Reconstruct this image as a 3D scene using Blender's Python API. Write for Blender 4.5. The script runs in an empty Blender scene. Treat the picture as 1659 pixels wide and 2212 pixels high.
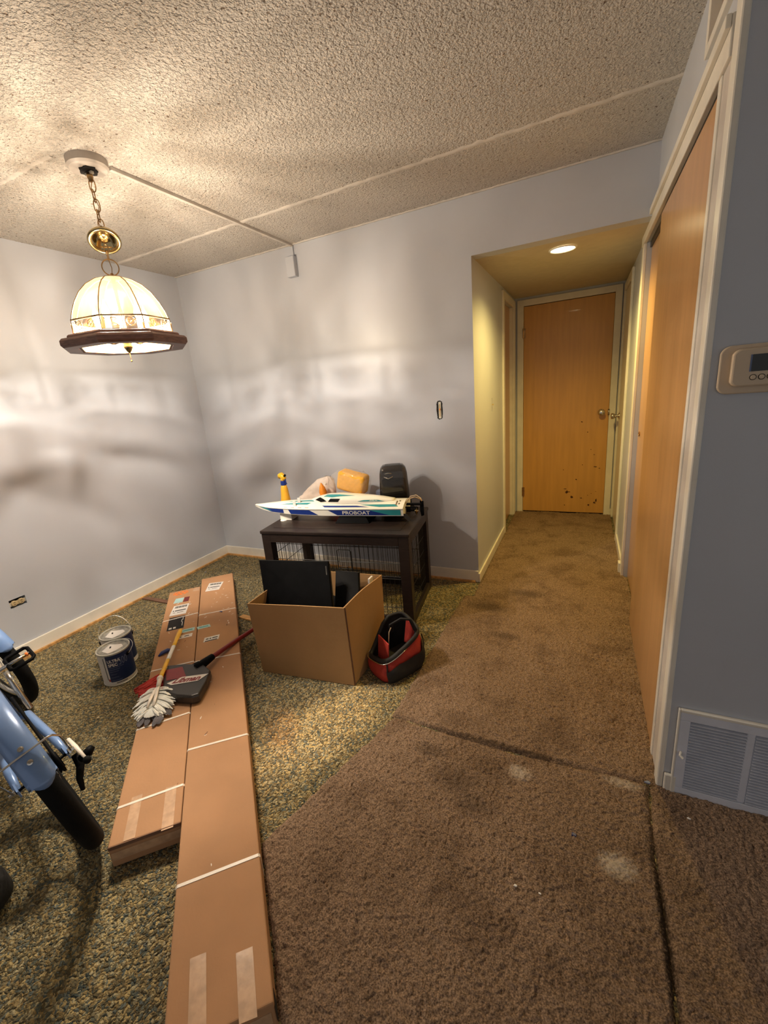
import bpy, bmesh, math, random
import numpy as np
from mathutils import Vector, Matrix
sin, cos, pi, R = math.sin, math.cos, math.pi, math.radians
random.seed(4)
rng = np.random.default_rng(4)
S = bpy.context.scene
COL = S.collection

# ---------------------------------------------------------------- camera
CAM = Vector((0, 0, 1.4045))
rows = ((0.89716782, 0.43266635, -0.08882414), (-0.03822104, 0.27639555, 0.96028363), (-0.44003301, 0.85814062, -0.26451015))
cd = bpy.data.cameras.new('camera'); cam = bpy.data.objects.new('camera', cd); COL.objects.link(cam)
m = Matrix([[rows[0][i], rows[1][i], -rows[2][i], CAM[i]] for i in range(3)] + [[0, 0, 0, 1]])
cam.matrix_world = m
cd.sensor_fit = 'VERTICAL'; cd.sensor_height = 24; cd.sensor_width = 18
cd.lens = 926.566 / 2212 * 24
cd.shift_x = 30.03 / 2212; cd.shift_y = -7.47 / 2212
cd.clip_start = 0.02
S.camera = cam

# ---------------------------------------------------------------- light and exposure
LAMP_COL = (1.0, 0.87, 0.71)
LAMP_POWER = 26      # each of the five candle bulbs
LAMP_GLOW = 14
CAN_COL = (1.0, 0.72, 0.20)
CAN_POWER = 44
S.view_settings.view_transform = 'Standard'
S.view_settings.look = 'None'
S.view_settings.gamma = 1
S.view_settings.use_curve_mapping = False
S.view_settings.exposure = 1.24
w = bpy.data.worlds.new('world'); S.world = w; w.use_nodes = True
bg = w.node_tree.nodes['Background']
bg.inputs[0].default_value = (0.80, 0.76, 0.73, 1); bg.inputs[1].default_value = 0.21

# ---------------------------------------------------------------- materials
def mk(name, col, rough=0.6, metal=0.0, var=0.08, vscale=20, bump=0.0, bscale=60, col2=None, spec=0.5,
       alpha=None, transm=0, emis=None, estr=0, coat=0, stretch=None, dist=0.002):
    m = bpy.data.materials.new(name); m.use_nodes = True
    nt = m.node_tree; N = nt.nodes; L = nt.links
    p = N['Principled BSDF']
    p.inputs['Roughness'].default_value = rough
    p.inputs['Metallic'].default_value = metal
    p.inputs['Specular IOR Level'].default_value = spec
    p.inputs['Transmission Weight'].default_value = transm
    p.inputs['Coat Weight'].default_value = coat
    tc = N.new('ShaderNodeTexCoord'); mp = N.new('ShaderNodeMapping')
    if stretch: mp.inputs['Scale'].default_value = stretch
    L.new(tc.outputs['Object'], mp.inputs[0])
    n = N.new('ShaderNodeTexNoise'); n.inputs['Scale'].default_value = vscale; n.inputs['Detail'].default_value = 4
    L.new(mp.outputs[0], n.inputs['Vector'])
    r = N.new('ShaderNodeValToRGB')
    c2 = col2 or tuple(min(1, c * (1 + var)) for c in col)
    c1 = col if col2 else tuple(c * (1 - var) for c in col)
    r.color_ramp.elements[0].position = 0.35; r.color_ramp.elements[1].position = 0.65
    r.color_ramp.elements[0].color = (*c1, 1); r.color_ramp.elements[1].color = (*c2, 1)
    L.new(n.outputs[0], r.inputs[0]); L.new(r.outputs[0], p.inputs['Base Color'])
    if bump:
        b = N.new('ShaderNodeBump'); b.inputs['Strength'].default_value = bump; b.inputs['Distance'].default_value = dist
        n2 = N.new('ShaderNodeTexNoise'); n2.inputs['Scale'].default_value = bscale; n2.inputs['Detail'].default_value = 3
        L.new(mp.outputs[0], n2.inputs['Vector']); L.new(n2.outputs[0], b.inputs['Height']); L.new(b.outputs[0], p.inputs['Normal'])
    if alpha is not None: p.inputs['Alpha'].default_value = alpha
    if emis: p.inputs['Emission Color'].default_value = (*emis, 1); p.inputs['Emission Strength'].default_value = estr
    return m
def s2l(r, g, b): return tuple(((c / 255 + 0.055) / 1.055) ** 2.4 if c > 10 else c / 255 / 12.92 for c in (r, g, b))

M = {}
M['wall'] = mk('wall_paint', (0.49, 0.515, 0.57), 0.36, var=0.03, vscale=2.5, bump=0.25, bscale=260, dist=0.0008, spec=0.45)
M['trim'] = mk('trim_paint', (0.74, 0.70, 0.62), 0.35, var=0.05, vscale=9, bump=0.15, bscale=90)
M['trim2'] = mk('trim_paint_worn', (0.55, 0.50, 0.46), 0.5, var=0.1, vscale=9, bump=0.2, bscale=90)
M['wood_strip'] = mk('tack_strip', (0.50, 0.27, 0.09), 0.6, var=0.3, vscale=30)
M['maple'] = mk('maple_veneer', (0.52, 0.285, 0.12), 0.28, var=0.06, vscale=3, stretch=(9, 9, 0.7), bump=0.06, bscale=30, coat=0.15)
M['maple2'] = mk('aged_maple_veneer', (0.58, 0.31, 0.085), 0.32, var=0.06, vscale=3, stretch=(9, 9, 0.7), bump=0.06, bscale=30, coat=0.1)
M['brown_wood'] = mk('espresso_wood', (0.020, 0.013, 0.011), 0.36, var=0.25, vscale=5, stretch=(3, 20, 20), bump=0.1, bscale=40, spec=0.35)
M['wire'] = mk('black_wire', (0.012, 0.012, 0.012), 0.4)
M['brass'] = mk('brass', (0.42, 0.33, 0.17), 0.14, 1.0)
M['oldbrass'] = mk('aged_brass', (0.42, 0.27, 0.13), 0.35, 1.0, var=0.3)
M['chrome'] = mk('chrome', (0.62, 0.60, 0.56), 0.15, 1.0)
M['ceilplate'] = mk('medallion_plaster', (0.50, 0.46, 0.42), 0.7, bump=0.3, bscale=60)
M['lidmetal'] = mk('lid_metal', (0.38, 0.36, 0.31), 0.35, 0.55, var=0.25, vscale=40)
M['steel'] = mk('tin_plate', (0.62, 0.60, 0.52), 0.4, 0.45, var=0.15, vscale=14)
M['white'] = mk('white_plastic', (0.80, 0.79, 0.75), 0.4, var=0.03)
M['black'] = mk('black_plastic', (0.0035, 0.0035, 0.004), 0.55, var=0.2, spec=0.07)
M['rubber'] = mk('black_rubber', (0.006, 0.006, 0.006), 0.8, var=0.2, bump=0.3, bscale=200, spec=0.15)
M['card'] = mk('cardboard', (0.43, 0.235, 0.12), 0.75, var=0.06, vscale=5, bump=0.15, bscale=120, spec=0.25)
M['card2'] = mk('cardboard_box', (0.37, 0.215, 0.095), 0.8, var=0.06, vscale=4, bump=0.2, bscale=100, spec=0.2)
M['cardedge'] = mk('cardboard_edge', (0.17, 0.085, 0.05), 0.85, var=0.2)
M['tape'] = mk('packing_tape', (0.52, 0.33, 0.20), 0.22, var=0.12, vscale=40, bump=0.3, bscale=50, dist=0.001)
M['strap'] = mk('white_strap', (0.78, 0.70, 0.60), 0.4)
M['paper'] = mk('label_paper', (0.72, 0.68, 0.64), 0.5, var=0.03)
M['ink'] = mk('dark_ink', (0.018, 0.016, 0.016), 0.6, spec=0.2)
M['orange'] = mk('orange_marker', (0.85, 0.20, 0.03), 0.5)
M['teal'] = mk('teal', (0.03, 0.27, 0.30), 0.3)
M['lteal'] = mk('pale_teal_paper', (0.40, 0.60, 0.60), 0.5)
M['maroon'] = mk('maroon_paper', (0.16, 0.02, 0.02), 0.5)
M['navy'] = mk('navy_blue', (0.008, 0.03, 0.20), 0.3)
M['cannavy'] = mk('navy_label', (0.008, 0.022, 0.085), 0.35, var=0.1)
M['hull'] = mk('white_gelcoat', (0.82, 0.79, 0.70), 0.18, var=0.02, coat=0.3)
M['yellow'] = mk('yellow_plastic', (0.85, 0.48, 0.02), 0.35)
M['yellow2'] = mk('yellow_bottle', (0.80, 0.42, 0.03), 0.4)
M['sponge'] = mk('yellow_sponge', (0.90, 0.47, 0.05), 0.9, var=0.06, vscale=60, bump=0.25, bscale=120)
M['carrot'] = mk('orange_plastic', (0.85, 0.28, 0.02), 0.4)
M['red'] = mk('red_plastic', (0.22, 0.012, 0.010), 0.35)
M['redbr'] = mk('red_bristle', (0.55, 0.035, 0.02), 0.7, bump=0.8, bscale=200, stretch=(1, 8, 1))
M['redfab'] = mk('red_canvas', (0.36, 0.028, 0.018), 0.8, var=0.15, bump=0.5, bscale=90)
M['blkfab'] = mk('black_canvas', (0.010, 0.009, 0.009), 0.75, var=0.2, bump=0.5, bscale=90)
M['sleeve'] = mk('grey_sleeve', (0.030, 0.025, 0.021), 0.35, var=0.15, vscale=8)
M['duster'] = mk('duster_fibre', (0.84, 0.84, 0.78), 0.9, var=0.08, bump=0.6, bscale=120)
M['dustgrey'] = mk('dirty_fibre', (0.13, 0.12, 0.13), 0.95, var=0.3, bump=0.6, bscale=120)
M['bikeblue'] = mk('pale_blue_enamel', (0.16, 0.27, 0.52), 0.3, 0.1, var=0.04, coat=0.3)
M['vent'] = mk('vent_grey_enamel', (0.66, 0.69, 0.78), 0.45, var=0.04)
M['cream'] = mk('thermostat_cream', (0.58, 0.46, 0.33), 0.4, var=0.02)
M['lcd'] = mk('lcd_dark', (0.006, 0.008, 0.006), 0.15)
M['lcdblue'] = mk('lcd_edge', (0.08, 0.12, 0.24), 0.3)
M['bluerag'] = mk('blue_clip', (0.005, 0.02, 0.14), 0.4)
M['ivory'] = mk('ivory_plastic', (0.52, 0.40, 0.22), 0.4)
M['hole'] = mk('dark_box', (0.012, 0.009, 0.007), 0.8)
M['redpack'] = mk('red_package', (0.38, 0.06, 0.05), 0.35)
M['bluepack'] = mk('blue_grey_package', (0.16, 0.19, 0.28), 0.4)
M['amberin'] = mk('amber_inside', (0.42, 0.21, 0.06), 0.35)
M['lampwood'] = mk('lamp_wood', (0.20, 0.10, 0.075), 0.4, var=0.25, vscale=30, stretch=(1, 1, 6))
M['candle'] = mk('candle_sleeve', (0.85, 0.80, 0.66), 0.5)
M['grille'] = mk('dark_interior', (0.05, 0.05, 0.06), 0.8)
M['hatchp'] = mk('hatch_panel', (0.30, 0.23, 0.18), 0.5)
M['vinyl'] = mk('tan_tube', (0.62, 0.45, 0.28), 0.4, alpha=0.9)
M['smoke'] = mk('smoked_plastic', (0.035, 0.032, 0.030), 0.08, alpha=0.80)
M['wrap'] = mk('clear_wrap', (0.9, 0.85, 0.78), 0.06, alpha=0.14, bump=1.0, bscale=35, dist=0.006)
M['bagwhite'] = mk('white_plastic_bag', (0.78, 0.68, 0.60), 0.35, alpha=0.93, bump=0.5, bscale=22, dist=0.006)
M['rust'] = mk('door_chip', (0.07, 0.025, 0.008), 0.9, var=0.4, vscale=80)

def emission(name, col, st):
    m = bpy.data.materials.new(name); m.use_nodes = True
    p = m.node_tree.nodes['Principled BSDF']
    p.inputs['Base Color'].default_value = (*col, 1)
    p.inputs['Emission Color'].default_value = (*col, 1); p.inputs['Emission Strength'].default_value = st
    return m
def bulb_mat():
    m = bpy.data.materials.new('lit_clear_bulb'); m.use_nodes = True
    nt = m.node_tree; N = nt.nodes; L = nt.links; N.remove(N['Principled BSDF'])
    e = N.new('ShaderNodeEmission'); e.inputs[0].default_value = (1.0, 0.86, 0.66, 1); e.inputs[1].default_value = LAMP_GLOW
    t = N.new('ShaderNodeBsdfTransparent'); mx = N.new('ShaderNodeMixShader'); mx.inputs[0].default_value = 0.35
    L.new(t.outputs[0], mx.inputs[1]); L.new(e.outputs[0], mx.inputs[2]); L.new(mx.outputs[0], N['Material Output'].inputs[0])
    return m
M['flame'] = bulb_mat()
M['canlight'] = emission('lit_lens', (1.0, 0.86, 0.50), 9)

def ceiling_mat():
    m = bpy.data.materials.new('popcorn_ceiling'); m.use_nodes = True
    nt = m.node_tree; N = nt.nodes; L = nt.links; p = N['Principled BSDF']
    p.inputs['Roughness'].default_value = 0.85; p.inputs['Specular IOR Level'].default_value = 0.2
    tc = N.new('ShaderNodeTexCoord')
    n1 = N.new('ShaderNodeTexNoise'); n1.inputs['Scale'].default_value = 92; n1.inputs['Detail'].default_value = 3; n1.inputs['Roughness'].default_value = 0.55
    v = N.new('ShaderNodeTexVoronoi'); v.inputs['Scale'].default_value = 135; v.feature = 'SMOOTH_F1'; v.inputs['Smoothness'].default_value = 0.4
    L.new(tc.outputs['Object'], n1.inputs['Vector']); L.new(tc.outputs['Object'], v.inputs['Vector'])
    r1 = N.new('ShaderNodeMapRange'); r1.inputs[1].default_value = 0.36; r1.inputs[2].default_value = 0.55; L.new(n1.outputs[0], r1.inputs[0])
    sub = N.new('ShaderNodeMath'); sub.operation = 'MULTIPLY_ADD'; sub.inputs[1].default_value = -0.7
    L.new(v.outputs['Distance'], sub.inputs[0]); L.new(r1.outputs[0], sub.inputs[2])
    b = N.new('ShaderNodeBump'); b.inputs['Strength'].default_value = 0.9; b.inputs['Distance'].default_value = 0.0045
    L.new(sub.outputs[0], b.inputs['Height']); L.new(b.outputs[0], p.inputs['Normal'])
    # scattered darker specks in the sprayed texture
    n3 = N.new('ShaderNodeTexNoise'); n3.inputs['Scale'].default_value = 75; n3.inputs['Detail'].default_value = 2
    L.new(tc.outputs['Object'], n3.inputs['Vector'])
    r = N.new('ShaderNodeValToRGB'); r.color_ramp.elements[0].position = 0.30; r.color_ramp.elements[1].position = 0.37
    r.color_ramp.elements[0].color = (0.19, 0.145, 0.11, 1); r.color_ramp.elements[1].color = (0.57, 0.535, 0.49, 1)
    L.new(n3.outputs[0], r.inputs[0]); L.new(r.outputs[0], p.inputs['Base Color'])
    return m
M['ceiling'] = ceiling_mat()
M['seam'] = mk('ceiling_seam', (0.60, 0.565, 0.52), 0.85, bump=0.6, bscale=90)
M['soffit'] = mk('hall_ceiling_paint', (0.50, 0.44, 0.32), 0.6, var=0.04, bump=0.3, bscale=90)

def green_carpet():
    m = bpy.data.materials.new('old_mottled_carpet'); m.use_nodes = True
    nt = m.node_tree; N = nt.nodes; L = nt.links; p = N['Principled BSDF']
    p.inputs['Roughness'].default_value = 0.95; p.inputs['Specular IOR Level'].default_value = 0.1
    tc = N.new('ShaderNodeTexCoord'); nd = N.new('ShaderNodeTexNoise'); nd.inputs['Scale'].default_value = 60
    mixv = N.new('ShaderNodeMix'); mixv.data_type = 'VECTOR'; mixv.inputs[0].default_value = 0.02
    L.new(tc.outputs['Object'], nd.inputs['Vector']); L.new(tc.outputs['Object'], mixv.inputs[4]); L.new(nd.outputs['Color'], mixv.inputs[5])
    v = N.new('ShaderNodeTexVoronoi'); v.inputs['Scale'].default_value = 135
    L.new(mixv.outputs[1], v.inputs['Vector'])
    sp = N.new('ShaderNodeSeparateColor'); L.new(v.outputs['Color'], sp.inputs[0])
    big = N.new('ShaderNodeTexNoise'); big.inputs['Scale'].default_value = 9; big.inputs['Detail'].default_value = 3; L.new(tc.outputs['Object'], big.inputs['Vector'])
    ad = N.new('ShaderNodeMath'); ad.operation = 'MULTIPLY_ADD'; ad.inputs[1].default_value = 0.75; ad.inputs[2].default_value = -0.25
    L.new(big.outputs[0], ad.inputs[0])
    ad2 = N.new('ShaderNodeMath'); ad2.operation = 'ADD'; L.new(ad.outputs[0], ad2.inputs[0]); L.new(sp.outputs[0], ad2.inputs[1])
    r = N.new('ShaderNodeValToRGB'); r.color_ramp.interpolation = 'CONSTANT'
    cols = [(0.0, (0.065, 0.078, 0.072)), (0.12, (0.12, 0.098, 0.055)), (0.30, (0.12, 0.128, 0.100)), (0.40, (0.26, 0.190, 0.090)),
            (0.58, (0.20, 0.170, 0.100)), (0.74, (0.42, 0.320, 0.150)), (0.93, (0.14, 0.155, 0.135)), (1.0, (0.40, 0.34, 0.20))]
    e = r.color_ramp.elements
    e[0].position = 0; e[0].color = (*cols[0][1], 1); e[1].position = 1.0; e[1].color = (*cols[-1][1], 1)
    for pos, c in cols[1:-1]:
        k = e.new(pos); k.color = (*c, 1)
    L.new(ad2.outputs[0], r.inputs[0])
    last = r.outputs[0]
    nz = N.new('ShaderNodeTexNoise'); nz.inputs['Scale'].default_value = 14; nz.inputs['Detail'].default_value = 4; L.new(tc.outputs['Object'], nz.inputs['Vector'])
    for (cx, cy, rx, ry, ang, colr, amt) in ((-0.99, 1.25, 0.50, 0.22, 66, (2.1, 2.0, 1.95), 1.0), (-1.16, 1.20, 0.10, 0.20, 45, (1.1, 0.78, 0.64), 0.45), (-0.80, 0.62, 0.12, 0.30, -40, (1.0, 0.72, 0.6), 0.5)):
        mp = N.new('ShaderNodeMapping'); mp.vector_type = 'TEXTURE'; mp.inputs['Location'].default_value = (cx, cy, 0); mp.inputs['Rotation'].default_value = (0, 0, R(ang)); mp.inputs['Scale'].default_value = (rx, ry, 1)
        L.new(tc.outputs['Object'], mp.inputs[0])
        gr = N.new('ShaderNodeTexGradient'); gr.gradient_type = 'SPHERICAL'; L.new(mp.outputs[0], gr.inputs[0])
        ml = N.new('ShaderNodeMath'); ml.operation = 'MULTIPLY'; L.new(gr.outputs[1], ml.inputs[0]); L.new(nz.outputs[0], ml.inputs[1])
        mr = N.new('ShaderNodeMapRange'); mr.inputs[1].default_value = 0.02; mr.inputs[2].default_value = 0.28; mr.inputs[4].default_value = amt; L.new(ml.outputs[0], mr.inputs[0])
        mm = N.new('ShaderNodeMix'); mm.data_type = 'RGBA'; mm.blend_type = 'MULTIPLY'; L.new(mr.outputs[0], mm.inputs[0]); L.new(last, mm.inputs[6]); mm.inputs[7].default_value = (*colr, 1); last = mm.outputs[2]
    L.new(last, p.inputs['Base Color'])
    b = N.new('ShaderNodeBump'); b.inputs['Strength'].default_value = 1.0; b.inputs['Distance'].default_value = 0.010; b.invert = True
    n2 = N.new('ShaderNodeTexNoise'); n2.inputs['Scale'].default_value = 130; n2.inputs['Detail'].default_value = 2; L.new(tc.outputs['Object'], n2.inputs['Vector'])
    ad3 = N.new('ShaderNodeMath'); ad3.operation = 'ADD'; L.new(v.outputs['Distance'], ad3.inputs[0]); L.new(n2.outputs[0], ad3.inputs[1])
    L.new(ad3.outputs[0], b.inputs['Height']); L.new(b.outputs[0], p.inputs['Normal'])
    return m
M['green'] = green_carpet()
DUST, WEAR_SHADE = (0.62, 0.54, 0.45), (0.035, 0.022, 0.014)
SPOTS = [(0.136, 1.096, 0.085, 0.8, DUST, 0.6), (-0.164, 1.32, 0.07, 0.8, DUST, 0.45), (0.17, 1.40, 0.10, 0.4, DUST, 0.4), (-0.26, 1.420, 0.62, 0.045, WEAR_SHADE, 0.7), (0.236, 0.95, 0.022, 28, WEAR_SHADE, 1.0), (0.47, 0.96, 0.06, 1.6, DUST, 0.6),  # the long thin dark entries paint groove shade along the carpet seams
         (-0.37, 1.21, 0.17, 0.6, WEAR_SHADE, 0.45), (-0.29, 1.13, 0.14, 0.5, WEAR_SHADE, 0.4), (-0.52, 2.5, 0.22, 0.5, WEAR_SHADE, 0.6), (-0.36, 2.2, 0.16, 0.4, WEAR_SHADE, 0.5), (-0.5, 1.30, 0.12, 0.5, WEAR_SHADE, 0.5), (-0.3, 2.75, 0.25, 0.4, WEAR_SHADE, 0.5)]
def brown_carpet(name, tone):
    m = bpy.data.materials.new(name); m.use_nodes = True
    nt = m.node_tree; N = nt.nodes; L = nt.links; p = N['Principled BSDF']
    p.inputs['Roughness'].default_value = 0.95; p.inputs['Specular IOR Level'].default_value = 0.15
    tc = N.new('ShaderNodeTexCoord')
    n1 = N.new('ShaderNodeTexNoise'); n1.inputs['Scale'].default_value = 230; n1.inputs['Detail'].default_value = 2
    n2 = N.new('ShaderNodeTexNoise'); n2.inputs['Scale'].default_value = 5.5; n2.inputs['Detail'].default_value = 5; n2.inputs['Roughness'].default_value = 0.6
    L.new(tc.outputs['Object'], n1.inputs['Vector']); L.new(tc.outputs['Object'], n2.inputs['Vector'])
    r1 = N.new('ShaderNodeValToRGB'); r1.color_ramp.elements[0].position = 0.33; r1.color_ramp.elements[1].position = 0.68
    a, b_ = (0.105, 0.067, 0.043), (0.35, 0.237, 0.158)
    r1.color_ramp.elements[0].color = (*[c * t for c, t in zip(a, tone)], 1); r1.color_ramp.elements[1].color = (*[c * t for c, t in zip(b_, tone)], 1)
    r2 = N.new('ShaderNodeValToRGB'); r2.color_ramp.elements[0].position = 0.36; r2.color_ramp.elements[1].position = 0.52
    r2.color_ramp.elements[0].color = (0.72, 0.70, 0.68, 1); r2.color_ramp.elements[1].color = (1, 1, 1, 1)
    mx = N.new('ShaderNodeMix'); mx.data_type = 'RGBA'; mx.blend_type = 'MULTIPLY'; mx.inputs[0].default_value = 1
    L.new(n1.outputs[0], r1.inputs[0]); L.new(n2.outputs[0], r2.inputs[0]); L.new(r1.outputs[0], mx.inputs[6]); L.new(r2.outputs[0], mx.inputs[7])
    last = mx.outputs[2]
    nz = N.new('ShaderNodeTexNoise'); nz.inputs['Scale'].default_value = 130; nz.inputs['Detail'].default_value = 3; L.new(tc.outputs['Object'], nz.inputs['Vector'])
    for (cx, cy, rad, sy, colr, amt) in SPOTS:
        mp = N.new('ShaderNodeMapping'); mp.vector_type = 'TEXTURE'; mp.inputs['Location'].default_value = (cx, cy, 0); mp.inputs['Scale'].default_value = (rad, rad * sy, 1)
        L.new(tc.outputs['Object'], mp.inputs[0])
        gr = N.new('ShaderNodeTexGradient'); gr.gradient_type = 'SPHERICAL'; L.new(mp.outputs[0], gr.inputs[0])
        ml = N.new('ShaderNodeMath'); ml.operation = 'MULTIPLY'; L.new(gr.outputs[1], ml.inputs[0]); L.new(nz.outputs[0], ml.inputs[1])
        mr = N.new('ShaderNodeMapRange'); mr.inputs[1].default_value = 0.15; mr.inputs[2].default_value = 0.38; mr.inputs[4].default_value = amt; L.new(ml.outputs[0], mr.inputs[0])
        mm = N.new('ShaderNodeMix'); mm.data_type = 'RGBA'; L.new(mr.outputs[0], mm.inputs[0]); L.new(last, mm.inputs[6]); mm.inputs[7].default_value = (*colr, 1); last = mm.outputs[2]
    L.new(last, p.inputs['Base Color'])
    bb = N.new('ShaderNodeBump'); bb.inputs['Strength'].default_value = 0.8; bb.inputs['Distance'].default_value = 0.004
    n3 = N.new('ShaderNodeTexNoise'); n3.inputs['Scale'].default_value = 260; L.new(tc.outputs['Object'], n3.inputs['Vector'])
    L.new(n3.outputs[0], bb.inputs['Height']); L.new(bb.outputs[0], p.inputs['Normal'])
    return m
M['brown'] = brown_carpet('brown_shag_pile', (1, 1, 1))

def lamp_glass():
    m = bpy.data.materials.new('bevelled_amber_glass'); m.use_nodes = True
    nt = m.node_tree; N = nt.nodes; L = nt.links; N.remove(N['Principled BSDF'])
    out = N['Material Output']; tc = N.new('ShaderNodeTexCoord')
    n = N.new('ShaderNodeTexNoise'); n.inputs['Scale'].default_value = 26; n.inputs['Detail'].default_value = 1
    mp = N.new('ShaderNodeMapping'); mp.inputs['Scale'].default_value = (1, 1, 0.3)
    L.new(tc.outputs['Object'], mp.inputs[0]); L.new(mp.outputs[0], n.inputs['Vector'])
    r = N.new('ShaderNodeValToRGB'); r.color_ramp.elements[0].position = 0.4; r.color_ramp.elements[1].position = 0.62
    r.color_ramp.elements[0].color = (0.24, 0.220, 0.190, 1); r.color_ramp.elements[1].color = (0.60, 0.565, 0.52, 1)
    L.new(n.outputs[0], r.inputs[0])
    sz = N.new('ShaderNodeSeparateXYZ'); L.new(tc.outputs['Object'], sz.inputs[0])     # added darkening towards the crown, holds lamp light off the ceiling
    mr = N.new('ShaderNodeMapRange'); mr.inputs[1].default_value = 0.21; mr.inputs[2].default_value = 0.31; mr.inputs[3].default_value = 1.0; mr.inputs[4].default_value = 0.45
    L.new(sz.outputs[2], mr.inputs[0])
    vm = N.new('ShaderNodeVectorMath'); vm.operation = 'SCALE'; L.new(r.outputs[0], vm.inputs[0]); L.new(mr.outputs[0], vm.inputs['Scale'])
    t = N.new('ShaderNodeBsdfTransparent'); L.new(vm.outputs[0], t.inputs[0])
    tr = N.new('ShaderNodeBsdfTranslucent'); tr.inputs[0].default_value = (0.95, 0.78, 0.50, 1)
    g = N.new('ShaderNodeBsdfGlossy'); g.inputs['Roughness'].default_value = 0.08
    m1 = N.new('ShaderNodeMixShader'); m1.inputs[0].default_value = 0.012
    L.new(t.outputs[0], m1.inputs[1]); L.new(tr.outputs[0], m1.inputs[2])
    m2 = N.new('ShaderNodeMixShader'); m2.inputs[0].default_value = 0.06
    L.new(m1.outputs[0], m2.inputs[1]); L.new(g.outputs[0], m2.inputs[2]); L.new(m2.outputs[0], out.inputs[0])
    return m
M['lampglass'] = lamp_glass()
M['bandglass'] = mk('clear_band_glass', (0.9, 0.85, 0.75), 0.1, alpha=0.10)

# ---------------------------------------------------------------- mesh helpers
def mesh(name, verts, faces, mat, parent=None, smooth=False, bevel=0, seg=2, world=False, mods=None):
    me = bpy.data.meshes.new(name)
    vs = [Vector(v) for v in verts]
    if world and parent:
        t = parent
        while t.parent: t = t.parent
        inv = (Matrix.Translation(t.location) @ t.rotation_euler.to_matrix().to_4x4()).inverted()
        vs = [inv @ v for v in vs]
    me.from_pydata([tuple(v) for v in vs], [], [tuple(f) for f in faces])
    bm = bmesh.new(); bm.from_mesh(me); bmesh.ops.recalc_face_normals(bm, faces=bm.faces); bm.to_mesh(me); bm.free()
    me.materials.append(M[mat] if isinstance(mat, str) else mat)
    o = bpy.data.objects.new(name, me); COL.objects.link(o)
    if parent: o.parent = parent
    if smooth: me.polygons.foreach_set('use_smooth', [True] * len(me.polygons))
    if bevel:
        b = o.modifiers.new('bevel', 'BEVEL'); b.width = bevel; b.segments = seg; b.limit_method = 'ANGLE'; b.angle_limit = R(40)
    return o
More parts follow.
